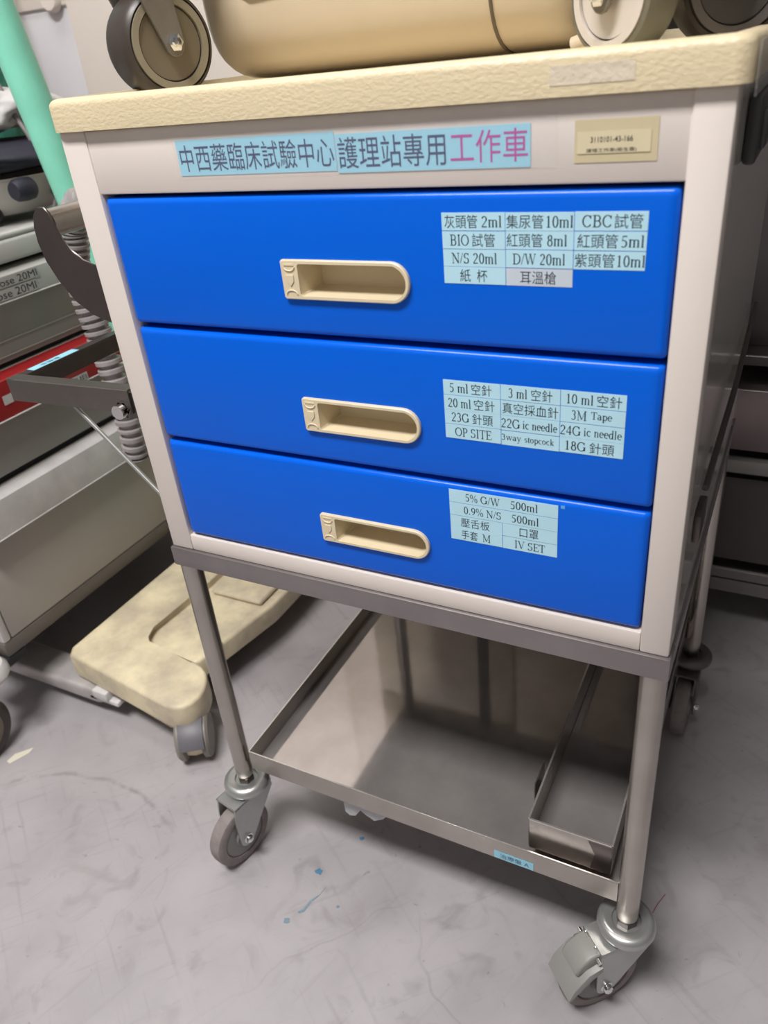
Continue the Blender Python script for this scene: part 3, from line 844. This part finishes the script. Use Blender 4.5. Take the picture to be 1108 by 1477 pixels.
# ------------------------------------------------------------------ machine with castors standing on the worktop
ZS = 0.9886
mc = tag(empty('wheeled_machine', (0.22, 0.26, ZS)), 'rounded cream machine on large dark tyred wheels standing on top of the cart', 'machine')
def mloc(b): b.M = Matrix.Translation((-0.22, -0.26, -ZS)); return b
b = mloc(MB())
cx0, cx1 = 0.024, 0.404
rings = []
N = 40
secs = []
for i in range(33):
    t = i / 32
    x = cx0 + (cx1 - cx0) * t
    e = min(t, 1 - t) / 0.07
    k = 1.0 if e >= 1 else 0.90 + 0.10 * (1 - (1 - e) ** 2.2) ** 0.5
    ring = []
    for j in range(N):
        a = 2 * math.pi * j / N
        ca, sa = math.cos(a), math.sin(a)
        yy = math.copysign(abs(ca) ** 0.5, ca) * 0.145 * k
        zz = math.copysign(abs(sa) ** 0.45, sa) * 0.118 * (0.6 + 0.4 * k)
        ring.append(b.bm.verts.new(b.M @ Vector((x, 0.335 + yy, 1.112 + zz))))
    secs.append(ring)
for A, B in zip(secs, secs[1:]):
    for j in range(N):
        b.bm.faces.new((A[j], A[(j + 1) % N], B[(j + 1) % N], B[j]))
b.bm.faces.new(secs[0][::-1]); b.bm.faces.new(secs[-1])
b.obj('shell', CREAMM, mc, smooth=60)
b = mloc(MB())
def seam(x, grow, r):
    k = 1.0
    return [(x, 0.335 + math.copysign(abs(math.cos(a)) ** 0.5, math.cos(a)) * (0.145 + grow), 1.112 + math.copysign(abs(math.sin(a)) ** 0.45, math.sin(a)) * (0.118 + grow)) for a in [2 * math.pi * j / 48 for j in range(48)]]
b.path(seam(0.330, 0.0004, 0), 0.0016, 6, closed=True)
b.obj('seam', mat('brown_seam', (0.14, 0.11, 0.08), 0.5), mc)
b = mloc(MB())
b.path([(0.06 + 0.01 * i, 0.335 - 0.1462 + (0.02 * max(0, 1 - i / 3.0) ** 1.5), 1.064 + .0004 * i) for i in range(27)], 0.0018, 6)
b.obj('shell_crease', mat('painted_crease_shadow', (0.33, 0.26, 0.18), 0.5), mc)  # bead on the shell, the crease's shade put into its colour
b = mloc(MB())
for k in range(9):
    b.box(0.4095, 0.428, 0.205, 0.208, 1.0095 + k * .0055, 1.0125 + k * .0055)
b.obj('vent_slat', mat('dark_maroon_vent', (0.02, 0.012, 0.014), 0.5), mc)
mloc(MB()).box(0.4085, 0.43, 0.2085, 0.240, 1.004, 1.07, .002).obj('vent_housing', BLACK, mc)
mloc(MB()).path([(0.40, 0.20, 0.999), (0.42, 0.195, 1.004), (0.437, 0.19, 1.016), (0.445, 0.19, 1.04)], 0.006, 12).obj('drain_tube', CREAMM, mc)
# chassis tying the castors together
mloc(MB()).box(0.03, 0.54, 0.30, 0.38, 1.092, 1.11, 0.004).box(0.02, 0.06, 0.10, 0.38, 1.092, 1.11, 0.004).box(0.44, 0.53, 0.10, 0.38, 1.092, 1.11, .004).obj('chassis', FORKC, mc)
def big_wheel(x, y, r, wd, nang, disc, ring, tyre, tilt=0.0):
    Mx = Matrix.Translation((-0.22, -0.26, -ZS)) @ Matrix.Translation((x, y, ZS + r)) @ Matrix.Rotation(nang, 4, 'Z')   # local +x = disc normal
    def new():
        q = MB(); q.M = Mx; return q
    h = wd / 2
    q = new(); q.lathe([(0, h - .004), (r * .86, h - .004), (r * .88, h), (r * .95, h * .9), (r, h * .55), (r, -h * .55), (r * .95, -h * .9), (r * .88, -h), (r * .86, -h + .004), (0, -h + .004)], axis='X', n=56)
    t = q.obj('wheel', tyre, mc)
    q = new(); q.lathe([(r * .70, h - .0035), (r * .70, h + .0005), (r * .84, h + .0005), (r * .85, h - .0035)], axis='X', n=56)
    q.obj('wheel_ring', ring, t)
    q = new(); q.lathe([(0, h - .0018), (r * .67, h - .0018), (r * .68, h - .0042)], axis='X', n=56)
    q.obj('wheel_disc', disc, t)
    if True:
        q = new()
        tl_ = math.tan(tilt) * (r * 2)
        P = [(-0.022 + tl_, r * 2 + .018), (0.030 + tl_, r * 2 + .018), (0.0095, 0.002)] + [(0.0095 * math.cos(math.radians(a)), 0.0095 * math.sin(math.radians(a)) - .002) for a in range(0, -181, -30)]
        for s in (1, -1):
            q.prism([(a - .004 * 0, b_) for a, b_ in P], lambda a, b_, hh: (hh, a, b_), s * (h + .004), s * (h + .0075), .0008, 1)
        q.box(-(h + .0075), h + .0075, -0.022 + tl_, 0.030 + tl_, r * 2 + .014, r * 2 + .020, .001)
        fo = q.obj('fork', FORKC, t)
        q = new(); q.lathe([(0.0075, h + .0075), (0.0075, h + .010), (0.0045, h + .0105), (0.004, h + .015), (0, h + .0155)], axis='X', n=6)
        q.obj('axle_nut', CHROME, t)
    return t
big_wheel(0.024, 0.128, 0.0450, 0.050, math.radians(-24), HUBT, HUBR, TYRE, tilt=-0.35)
big_wheel(0.4560, 0.120, 0.0400, 0.030, math.radians(-122), HUBW, HUBW, mat('green_grey_tyre', (0.16, 0.15, 0.11), 0.5))
big_wheel(0.5180, 0.190, 0.0420, 0.034, math.radians(-62), mat('dim_grey_disc', (0.10, 0.09, 0.085), 0.5), mat('dim_grey_ring', (0.17, 0.15, 0.14), 0.5), TYRE)
big_wheel(0.040, 0.460, 0.0450, 0.036, math.radians(30), HUBT, HUBR, TYRE)

# ------------------------------------------------------------------ grey supply trolley at the left
TX = -0.53; TY0, TY1 = 0.058, 0.74; TB = -1.02
tr = tag(empty('supply_trolley', (TX, 0.4, 0)), 'grey medical supply trolley with a red middle drawer left of the blue cart', 'trolley')
def T(b): b.M = Matrix.Translation((-TX, -0.4, 0)); return b
T(MB()).box(TB, TX - .012, TY0 + .01, TY1, 0.187, 0.775).obj('carcass', DARKIN, tr)
T(MB()).box(TX - .03, TX + .001, TY0 - .004, TY0 + .012, 0.187, 0.775, .004).obj('corner_post', GREYW, tr)
T(MB()).box(TB, TX + .001, TY0 - .006, TY1, 0.158, 0.1870, .003).obj('base_skirt', mat('dark_taupe_skirt', (0.13, 0.115, 0.10), .5), tr)
# top slab with a raised rounded border
T(MB()).box(TB - .01, TX + .022, TY0 - .02, TY1 + .01, 0.779, 0.8130, .006, 3).obj('top_slab', GREYP, tr)
b = T(MB())
b.box(TX - .012, TX + .020, TY0 - .02, TY1 + .01, 0.8125, 0.8220, .004, 3)
b.obj('top_border', GREYP, tr)
def trolley_drawer(z0, z1, zl, ml, mf, mi):
    d = T(MB()).box(TX - .012, TX, TY0 + .014, TY1 - .005, z0, z1, .002).obj('drawer', mf, tr)
    P = [(TX, z1 - .0005), (TX + .017, z1 - .002), (TX + .024, z1 - .008), (TX + .026, zl + .006), (TX + .024, zl), (TX + .016, zl + .002), (TX + .001, zl + .012)]
    T(MB()).prism([(a, c) for a, c in P], lambda a, c, h: (a, h, c), TY0 + .014, TY1 - .005, .0008, 1).obj('handle_lip', ml, d)
    T(MB()).path([(TX + .0255, TY0 + .015, zl + .0015), (TX + .0255, TY1 - .006, zl + .0015)], .0012, 6).obj('lip_edge', GREYW, d)
    return d
d1 = trolley_drawer(0.631, 0.771, 0.724, GREYP, GREYF, None)
d2 = trolley_drawer(0.460, 0.6225, 0.553, RED, GREYF, None)
d3 = trolley_drawer(0.1885, 0.447, 0.374, GREYW, GREYF2, None)
T(MB()).box(TX + .0005, TX + .0025, TY0 + .02, TY1 - .01, 0.663, 0.665).box(TX + .0005, TX + .0025, TY0 + .02, TY1 - .01, 0.640, 0.6415).obj('face_groove', GREYF2, tr)
def tl(y0, y1, z0, z1, txt, m=PAPERO):
    x = TX + .0268
    o = T(MB()).box(x, x + .0003, y0, y1, z0, z1).obj('paper_label', m, tr, smooth=0)
    if txt: lettering(txt, y0 + .003, y1 - .003, z0 + .0018, z1 - .0018, lambda u, v: (x + .0005 - TX, u - .4, v), INK, o, thin=0.0)
tl(0.220, 0.338, 0.7475, 0.7622, 'Glucose 20Ml', mat('pale_grey_label', (0.40, 0.39, 0.38), 0.4))
tl(0.205, 0.330, 0.7295, 0.7450, 'Glucose 20Ml', MATS['pale_grey_label'])
tl(0.307, 0.373, 0.5545, 0.5700, '治療用', PAPERO)
tl(0.198, 0.216, 0.578, 0.593, None, PAPERO)
# base of the trolley: bumper and swivel wheel
T(MB()).box(TB, TX - .10, TY0 + .02, TY1, 0.130, 0.1865, .004).box(TX - .10, TX + .002, TY0 - .05, TY0 + .03, 0.140, 0.1575, .004).obj('base_frame', DARKIN, tr)
b = T(MB()); b.lathe([(0, .168), (.030, .168), (.036, .160), (.037, .148), (.030, .138), (.012, .134), (0, .134)], c=(TX - .012, 0.012, 0), n=32)
b.obj('wheel_cap', GREYW, tr)
b = T(MB()); b.lathe([(0, -.012), (.030, -.012), (.050, -.014), (.060, -.010), (.064, -.004), (.064, .004), (.060, .010), (.050, .014), (.030, .012), (0, .012)], c=(TX - .010, -0.048, .064), axis='X', n=48)
w1 = b.obj('wheel', TYRE, tr)
b = T(MB()); b.lathe([(0, .0125), (.040, .0145), (.044, .012)], c=(TX - .010, -0.048, .064), axis='X', n=40).lathe([(0, .020), (.008, .020), (.008, .012)], c=(TX - .010, -0.048, .064), axis='X', n=12)
b.obj('wheel_disc', HUBT, w1)
b = T(MB()); b.lathe([(0, -.012), (.030, -.012), (.050, -.014), (.060, -.010), (.064, -.004), (.064, .004), (.060, .010), (.050, .014), (.030, .012), (0, .012)], c=(TX - .40, 0.05, .064), axis='X', n=32)
b.obj('wheel', TYRE, tr)
for yy in (.05, .68):
    T(MB()).box(TX - .43, TX - .37, yy - .02, yy + .02, 0.10, 0.1299, .004).obj('wheel_bracket', ZINCD, tr)
b = T(MB()); b.lathe([(0, -.012), (.030, -.012), (.050, -.014), (.060, -.010), (.064, -.004), (.064, .004), (.060, .010), (.050, .014), (.030, .012), (0, .012)], c=(TX - .40, 0.68, .064), axis='X', n=32)
b.obj('wheel', TYRE, tr)

# things on top of the trolley
ZT = 0.800
bs = tag(empty('plastic_basin', (-0.715, 0.47, 0.8230)), 'white rounded plastic basin on top of the grey trolley under a dark bag', 'basin')
MB().lathe([(0, 0), (.085, 0), (.112, .006), (.132, .028), (.140, .058), (.136, .058), (.126, .030), (.10, .010), (0, .006)], n=48).obj('bowl', WHITEP, bs)
MB().lathe([(.139, .0582), (.147, .059), (.148, .063), (.139, .063), (.139, .0582)], n=48).obj('rolled_rim', WHITEP, bs)
bg = tag(empty('dark_bag', (-0.715, 0.48, 0.8865)), 'dark navy soft bag with a round black knob lying across the white basin', 'bag')
MB().blob((0, 0, 0.027), (0.185, 0.16, 0.024), 4, amp=0.15, freq=2.2, sq=.75).obj('bag_body', NAVYP, bg, smooth=80)
MB().lathe([(0, -.020), (.013, -.020), (.017, -.014), (.018, 0), (.017, .014), (.014, .018), (0, .018)], c=(0.168, -0.085, -.016), axis='Y', n=28).obj('knob', NAVYP, bg)
tag(MB().blob((-0.765, 0.50, 0.984), (0.165, 0.14, 0.036), 5, amp=0.25, freq=2.6, seed=2.0, sq=.9).obj('white_cloth', WHITEC, smooth=80), 'crumpled white cloth bundle on top of the dark bag', 'cloth')
# black puck at the trolley edge
tag(MB().lathe([(0, 0), (.022, 0), (.024, .004), (.023, .032), (.019, .038), (0, .038)], c=(-0.640, 0.385, 0.8221), n=28).obj('black_cap', BLACK), 'small black round cap on the trolley top in front of the basin', 'cap')
# grey cable hanging and curled
cp = [(-0.556, 0.40, 1.075), (-0.538, 0.40, 1.02), (-0.520, 0.40, 0.975), (-0.503, 0.40, 0.945), (-0.496, 0.40, 0.915), (-0.482, 0.40, 0.885), (-0.462, 0.40, 0.862), (-0.452, 0.41, 0.849)]
cp2 = [(-0.470, 0.42, 0.842), (-0.492, 0.43, 0.850), (-0.500, 0.42, 0.862), (-0.486, 0.40, 0.866), (-0.470, 0.385, 0.855), (-0.48, 0.37, 0.83), (-0.52, 0.375, 0.816)]
cp = [(0.597 + (x - 0.597) * 1.085, 0.48 + (y - .40), 1.010 + (z - 1.010) * 1.085) for x, y, z in cp]
cp2 = [(0.597 + (x - 0.597) * 1.085, 0.48 + (y - .40), 1.010 + (z - 1.010) * 1.085) for x, y, z in cp2]
def smooth_pts(P, n=6):
    P = [Vector(p) for p in P]; out = []
    for i in range(len(P) - 1):
        p0 = P[max(i - 1, 0)]; p1 = P[i]; p2 = P[i + 1]; p3 = P[min(i + 2, len(P) - 1)]
        for k in range(n):
            t = k / n
            out.append(0.5 * ((2 * p1) + (-p0 + p2) * t + (2 * p0 - 5 * p1 + 4 * p2 - p3) * t * t + (-p0 + 3 * p1 - 3 * p2 + p3) * t ** 3))
    out.append(P[-1]); return out
tag(MB().path(smooth_pts(cp + cp2), 0.0042, 10).obj('grey_cable', CABLE), 'grey cable running down beside the mint pole and curling on the trolley', 'cable')
# corrugated breathing hose hanging between trolley and cart
hp = smooth_pts([(-0.096, 0.30, 0.893), (-0.17, 0.27, 0.902), (-0.262, 0.25, 0.878), (-0.295, 0.25, 0.845), (-0.302, 0.25, 0.820), (-0.312, 0.25, 0.788), (-0.312, 0.25, 0.745), (-0.306, 0.25, 0.70), (-0.303, 0.25, 0.66), (-0.298, 0.25, 0.60), (-0.296, 0.25, 0.54), (-0.300, 0.25, 0.49)], 30)
rs = [0.0165 + 0.0032 * math.sin(i * 2 * math.pi / 6.0) for i in range(len(hp))]
rs = [0.0155 + 0.0045 * (1 if math.sin(v * 170 * math.pi) > 0 else -.35) for v in [i * 0.0015 for i in range(len(hp))]]
tag(MB().path(hp, rs, 20).obj('corrugated_hose', HOSE), 'translucent grey corrugated hose hanging between the trolley and the blue cart', 'hose')

# mint pole on a wheeled cream base
sb = tag(empty('stand_base', (-0.36, 0.35, 0)), 'worn cream wheeled plastic base on the floor beneath the grey trolley', 'stand base')
def S(): b = MB(); b.M = Matrix.Translation((0.36, -0.35, 0)); return b
# high L-shaped shell
P = [(-0.490, 0.145), (-0.478, 0.128), (-0.222, 0.091), (-0.203, 0.091), (-0.189, 0.099), (-0.180, 0.113), (-0.178, 0.130), (-0.182, 0.148), (-0.191, 0.166), (-0.204, 0.181), (-0.222, 0.192), (-0.245, 0.198),
     (-0.362, 0.205), (-0.376, 0.218), (-0.386, 0.245), (-0.370, 0.40), (-0.372, 0.72), (-0.490, 0.72)]
b = S(); b.prism(P, XY, 0.068, 0.120, 0.006, 3); b.obj('upper_shell', CREAMS, sb)
P = [(-0.480, 0.20), (-0.262, 0.205), (-0.250, 0.215), (-0.213, 0.40), (-0.210, 0.72), (-0.480, 0.72)]
b = S(); b.prism(P, XY, 0.060, 0.104, 0.006, 3); b.obj('lower_step', CREAMS, sb)
S().box(-0.352, -0.232, 0.385, 0.70, 0.1045, 0.116, .006, 3).obj('raised_lid', CREAMS, sb)
S().lathe([(0, .120), (.048, .120), (.048, .127), (.044, .131), (.032, .132), (0, .132)], c=(-0.400, 0.478, 0), n=36).obj('pole_socket', CREAMS, sb)
S().lathe([(.009, .1041), (.009, .1060), (.006, .1065), (0, .106)], c=(-0.245, 0.262, 0), n=18).obj('screw_cap', mat('grey_screw', (0.2, 0.19, 0.19), .5), sb)
S().box(-0.470, -0.26, 0.15, 0.70, 0.045, 0.0605, .003).obj('underside_tray', ZINCD, sb)
S().box(-0.425, -0.390, 0.108, 0.135, 0.048, 0.0675, .003).box(-0.44, -0.37, 0.112, 0.13, 0.040, 0.050, .002).obj('catch', GREYW, sb)
S().box(-0.86, -0.415, 0.112, 0.178, 0.030, 0.0620, .008, 3).obj('silver_crossbar', SILV, sb)
def twin_caster(x, y, ang):
    Mx = Matrix.Translation((0.36, -0.35, 0)) @ Matrix.Translation((x, y, 0)) @ Matrix.Rotation(ang, 4, 'Z')
    def new():
        q = MB(); q.M = Mx; return q
    q = new()
    r = .039
    for s in (-1, 1):
        q.lathe([(0, s * .014), (r - .003, s * .014), (r, s * .016), (r, s * .024), (r - .004, s * .028), (r * .4, s * .0295), (0, s * .0295)], c=(0.016, 0, r), axis='Y', n=36)
    w_ = q.obj('twin_wheel', mat('grey_caster_wheel', (0.26, 0.24, 0.21), .5, var=.2, vscale=30), sb)
    q = new(); q.lathe([(0, -.0135), (r - .008, -.0135), (r - .006, 0), (r - .008, .0135), (0, .0135)], c=(0.016, 0, r), axis='Y', n=36)
    q.obj('wheel_hub', CREAMP, w_)
    q = new()
    P = [(0.002, 0.0665), (0.012, 0.0825), (0.030, 0.0800), (0.054, 0.0610), (0.060, 0.0480), (0.057, 0.0460), (0.048, 0.0580), (0.028, 0.0720)]
    q.prism(P, XZ, -0.021, 0.021, .0015)
    q.obj('wheel_hood', mat('slate_caster_hood', (0.13, 0.125, 0.14), .45), w_)
    q = new(); q.cyl((-0.010, 0, .050), (-0.010, 0, .0675), .009, 14); q.obj('caster_stem', STEELD, w_)
twin_caster(-0.205, 0.125, math.radians(-55))
twin_caster(-0.24, 0.66, math.radians(40))
twin_caster(-0.46, 0.64, math.radians(100))
A = Vector((-0.3809, 0.4692, 0.132)); Bt = Vector((-0.4596, 0.3692, 1.1196))
A = Vector((-0.400, 0.478, 0.1345))
Bt = A + (Bt - A) * 1.75
tag(MB().path([A, A.lerp(Bt, .5), Bt], 0.0262, 32).obj('mint_pole', MINT), 'thick mint green pole leaning beside the left edge of the cart', 'pole')

# tan stick and green bag far behind
tag(MB().path([(-1.10, 0.93, 1.25), (-1.055, 0.93, 0.40), (-1.045, .93, 0.0)], 0.014, 16).obj('wooden_pole', TAN), 'thin tan wooden pole standing behind the trolley left of the mint pole', 'pole')
tag(MB().blob((-1.16, 0.90, 0.92), (0.055, 0.05, 0.15), 4, amp=.3, freq=3).obj('green_bag', GREENB, smooth=80), 'dark green plastic bag hanging at the far left edge behind the trolley', 'bag')
tag(MB().path([(-1.24, .90, 1.00), (-1.24, .90, 1.16), (-1.24, 1.2, 1.2), (-1.24, 1.548, 1.2)], .004, 8).obj('wall_hook', STEELD), 'thin dark steel wall hook holding the dark green bag', 'hook')

# pale locker behind
lk = tag(empty('storage_locker', (-0.60, 1.1, 0)), 'cream storage locker with a pale grey door standing behind the cart', 'locker')
def L(): b = MB(); b.M = Matrix.Translation((0.60, -1.1, 0)); return b
L().box(-0.4895, 0.30, 1.012, 1.40, 0.0, 2.0, .004).obj('frame', LOCKF, lk)
L().box(-1.20, -0.966, 1.012, 1.40, 0.0, 2.0, .004).obj('locker_side', LOCKD, lk)
L().box(-0.9655, -0.49, 1.000, 1.40, 0.0, 2.0, .004).obj('door', LOCKF, lk)
L().box(-1.20, -0.967, 1.004, 1.012, 1.163, 1.60, .003).obj('upper_panel', LOCKF, lk)
L().lathe([(0, -.016), (.022, -.016), (.026, -.010), (.027, 0), (0, 0)], c=(-1.005, 1.004, 1.178), axis='Y', n=32).obj('lock_knob', LOCKF, lk)

# beige cabinet right behind the cart (seen mirrored in the shelf)
bc = tag(empty('beige_cabinet', (0.15, 0.8, 0)), 'low beige cabinet behind the cart, seen mirrored in its lower shelf', 'cabinet')
def Bc(): b = MB(); b.M = Matrix.Translation((-0.15, -0.8, 0)); return b
Bc().box(-0.13, 0.42, 0.622, 0.94, 0.02, 0.94, .005).obj('body', CREAMB, bc)
Bc().box(-0.125, 0.20, 0.612, 0.622, 0.03, 0.615, .003).obj('door', CREAMB, bc)
Bc().box(-0.125, 0.20, 0.612, 0.622, 0.622, 0.93, .003).obj('door', CREAMB, bc)
Bc().box(0.206, 0.415, 0.612, 0.622, 0.03, 0.93, .003).obj('door', CREAMB, bc)
Bc().box(-0.12, 0.41, 0.64, 0.93, 0.0, 0.02).obj('plinth', DARKIN, bc)

# ------------------------------------------------------------------ stainless shelf unit at the right, behind
ru = tag(empty('stainless_shelf_unit', (0.85, 0.95, 0)), 'dark stainless shelf unit with a mauve steel drawer behind the right of the cart', 'shelf unit')
def Q(): b = MB(); b.M = Matrix.Translation((-0.85, -0.95, 0)); return b
RX0, RX1, RY0, RY1 = 0.475, 1.22, 0.742, 1.25
Q().box(RX0, RX1, RY0, RY0 + .003, 0.091, 0.1395).box(RX0, RX1, RY0, RY1, 0.118, 0.121).obj('lower_shelf', STEELR, ru)
Q().box(RX0, RX1, RY0 - .0008, RY0 + .004, 0.1395, 0.1408).obj('shelf_edge', STEELE, ru)
Q().box(RX0, RX1, RY0 + .26, RY0 + .27, 0.122, 0.322).obj('back_panel', DKPANEL, ru)
Q().box(RX0, RX1, RY0 + .02, RY0 + .026, 0.150, 0.318).obj('door_panel', DKPANEL, ru)
Q().box(RX0, RX1, RY0, RY0 + .02, 0.337, 0.362, .003).obj('cross_rail', PEDAL, ru)
Q().box(RX0, RX1, RY0, RY0 + .30, 0.381, 0.4880, .003).obj('drawer', PURP, ru)
Q().box(RX0, RX1, RY0 - .001, RY0 + .003, 0.4880, 0.4892).obj('shelf_edge', STEELE, ru)
Q().box(RX0, RX1, RY0, RY1, 0.530, 0.5450, .001).obj('middle_shelf', DKPANEL, ru)
Q().box(RX0, RX1, RY0 - .001, RY0 + .003, 0.5452, 0.5463).obj('shelf_edge', STEELE, ru)
Q().box(RX0, RX1, RY0 + .05, RY0 + .06, 0.5465, 1.6).obj('upper_panel', DKPANEL, ru)
Q().box(RX0, RX1, RY1 - .01, RY1, 0.15, 1.6).obj('back_sheet', DARKIN, ru)
for x in (RX0 + .012, RX1 - .012):
    for y in (RY0 + .014, RY1 - .02):
        Q().path([(x, y, 0.0), (x, y, 1.6)], 0.011, 16).obj('leg', STEELD, ru)

# ------------------------------------------------------------------ small marks and litter on the floor
def flat(poly, name, m, label, cat, z=0.0006, **k):
    o = MB().prism(poly, XY, 0.0001, z).obj(name, m, smooth=0)
    return tag(o, label, cat, **k)
flat([(-0.5086, -0.0375), (-0.4990, -0.0395), (-0.4850, -0.0080), (-0.4880, 0.0040), (-0.5080, -0.0200)], 'paper_shard', PALEP, 'pointed cream paper shard on the floor at the left edge', 'paper scrap')
def mark(cx, cy, s, seed):
    rnd = random.Random(seed)
    return [(cx + s * rnd.uniform(.5, 1) * math.cos(a) * 1.1, cy + s * rnd.uniform(.45, 1) * math.sin(a)) for a in [2 * math.pi * i / 9 for i in range(9)]]
BLUEF = mat('faded_blue_floor_paint', (0.22, 0.33, 0.41), 0.6, var=0.4, vscale=90)
for cx, cy, sz, sd, m_, lab in ((0.1154, -0.0040, 0.0068, 3, BLUEM, 'largest blue paint spot on the floor in front of the plastic scrap'),
                                (0.1475, 0.0680, 0.0040, 5, BLUEM, 'small blue paint spot on the floor just below the shelf lip'),
                                (0.1678, -0.0400, 0.0030, 8, BLUEF, 'tiny faded blue paint fleck, rightmost of the blue flecks on the floor'),
                                (0.1120, -0.0860, 0.0062, 9, BLUEF, 'faded blue paint smudge, nearest the bottom of the blue floor marks')):
    flat(mark(cx, cy, sz, sd), 'paint_mark', m_, lab, 'paint mark', group='blue paint spots on the floor')
flat([(0.1225, -0.0700), (0.1275, -0.0650), (0.1290, -0.0500), (0.1350, -0.0360), (0.1370, -0.0210), (0.1345, -0.0350), (0.1265, -0.0480), (0.1245, -0.0620), (0.1190, -0.0690)], 'paint_mark', BLUEF,
     'thin faded blue paint streak running between the blue spots on the floor', 'paint mark', group='blue paint spots on the floor')
tag(MB().path(smooth_pts([(0.5582, 0.1154, 0.0006), (0.562, 0.132, 0.0006), (0.5695, 0.1521, 0.0006)], 4), 0.0005, 6).obj('red_thread', REDT), 'short thin red thread on the floor right of the braked caster', 'thread')
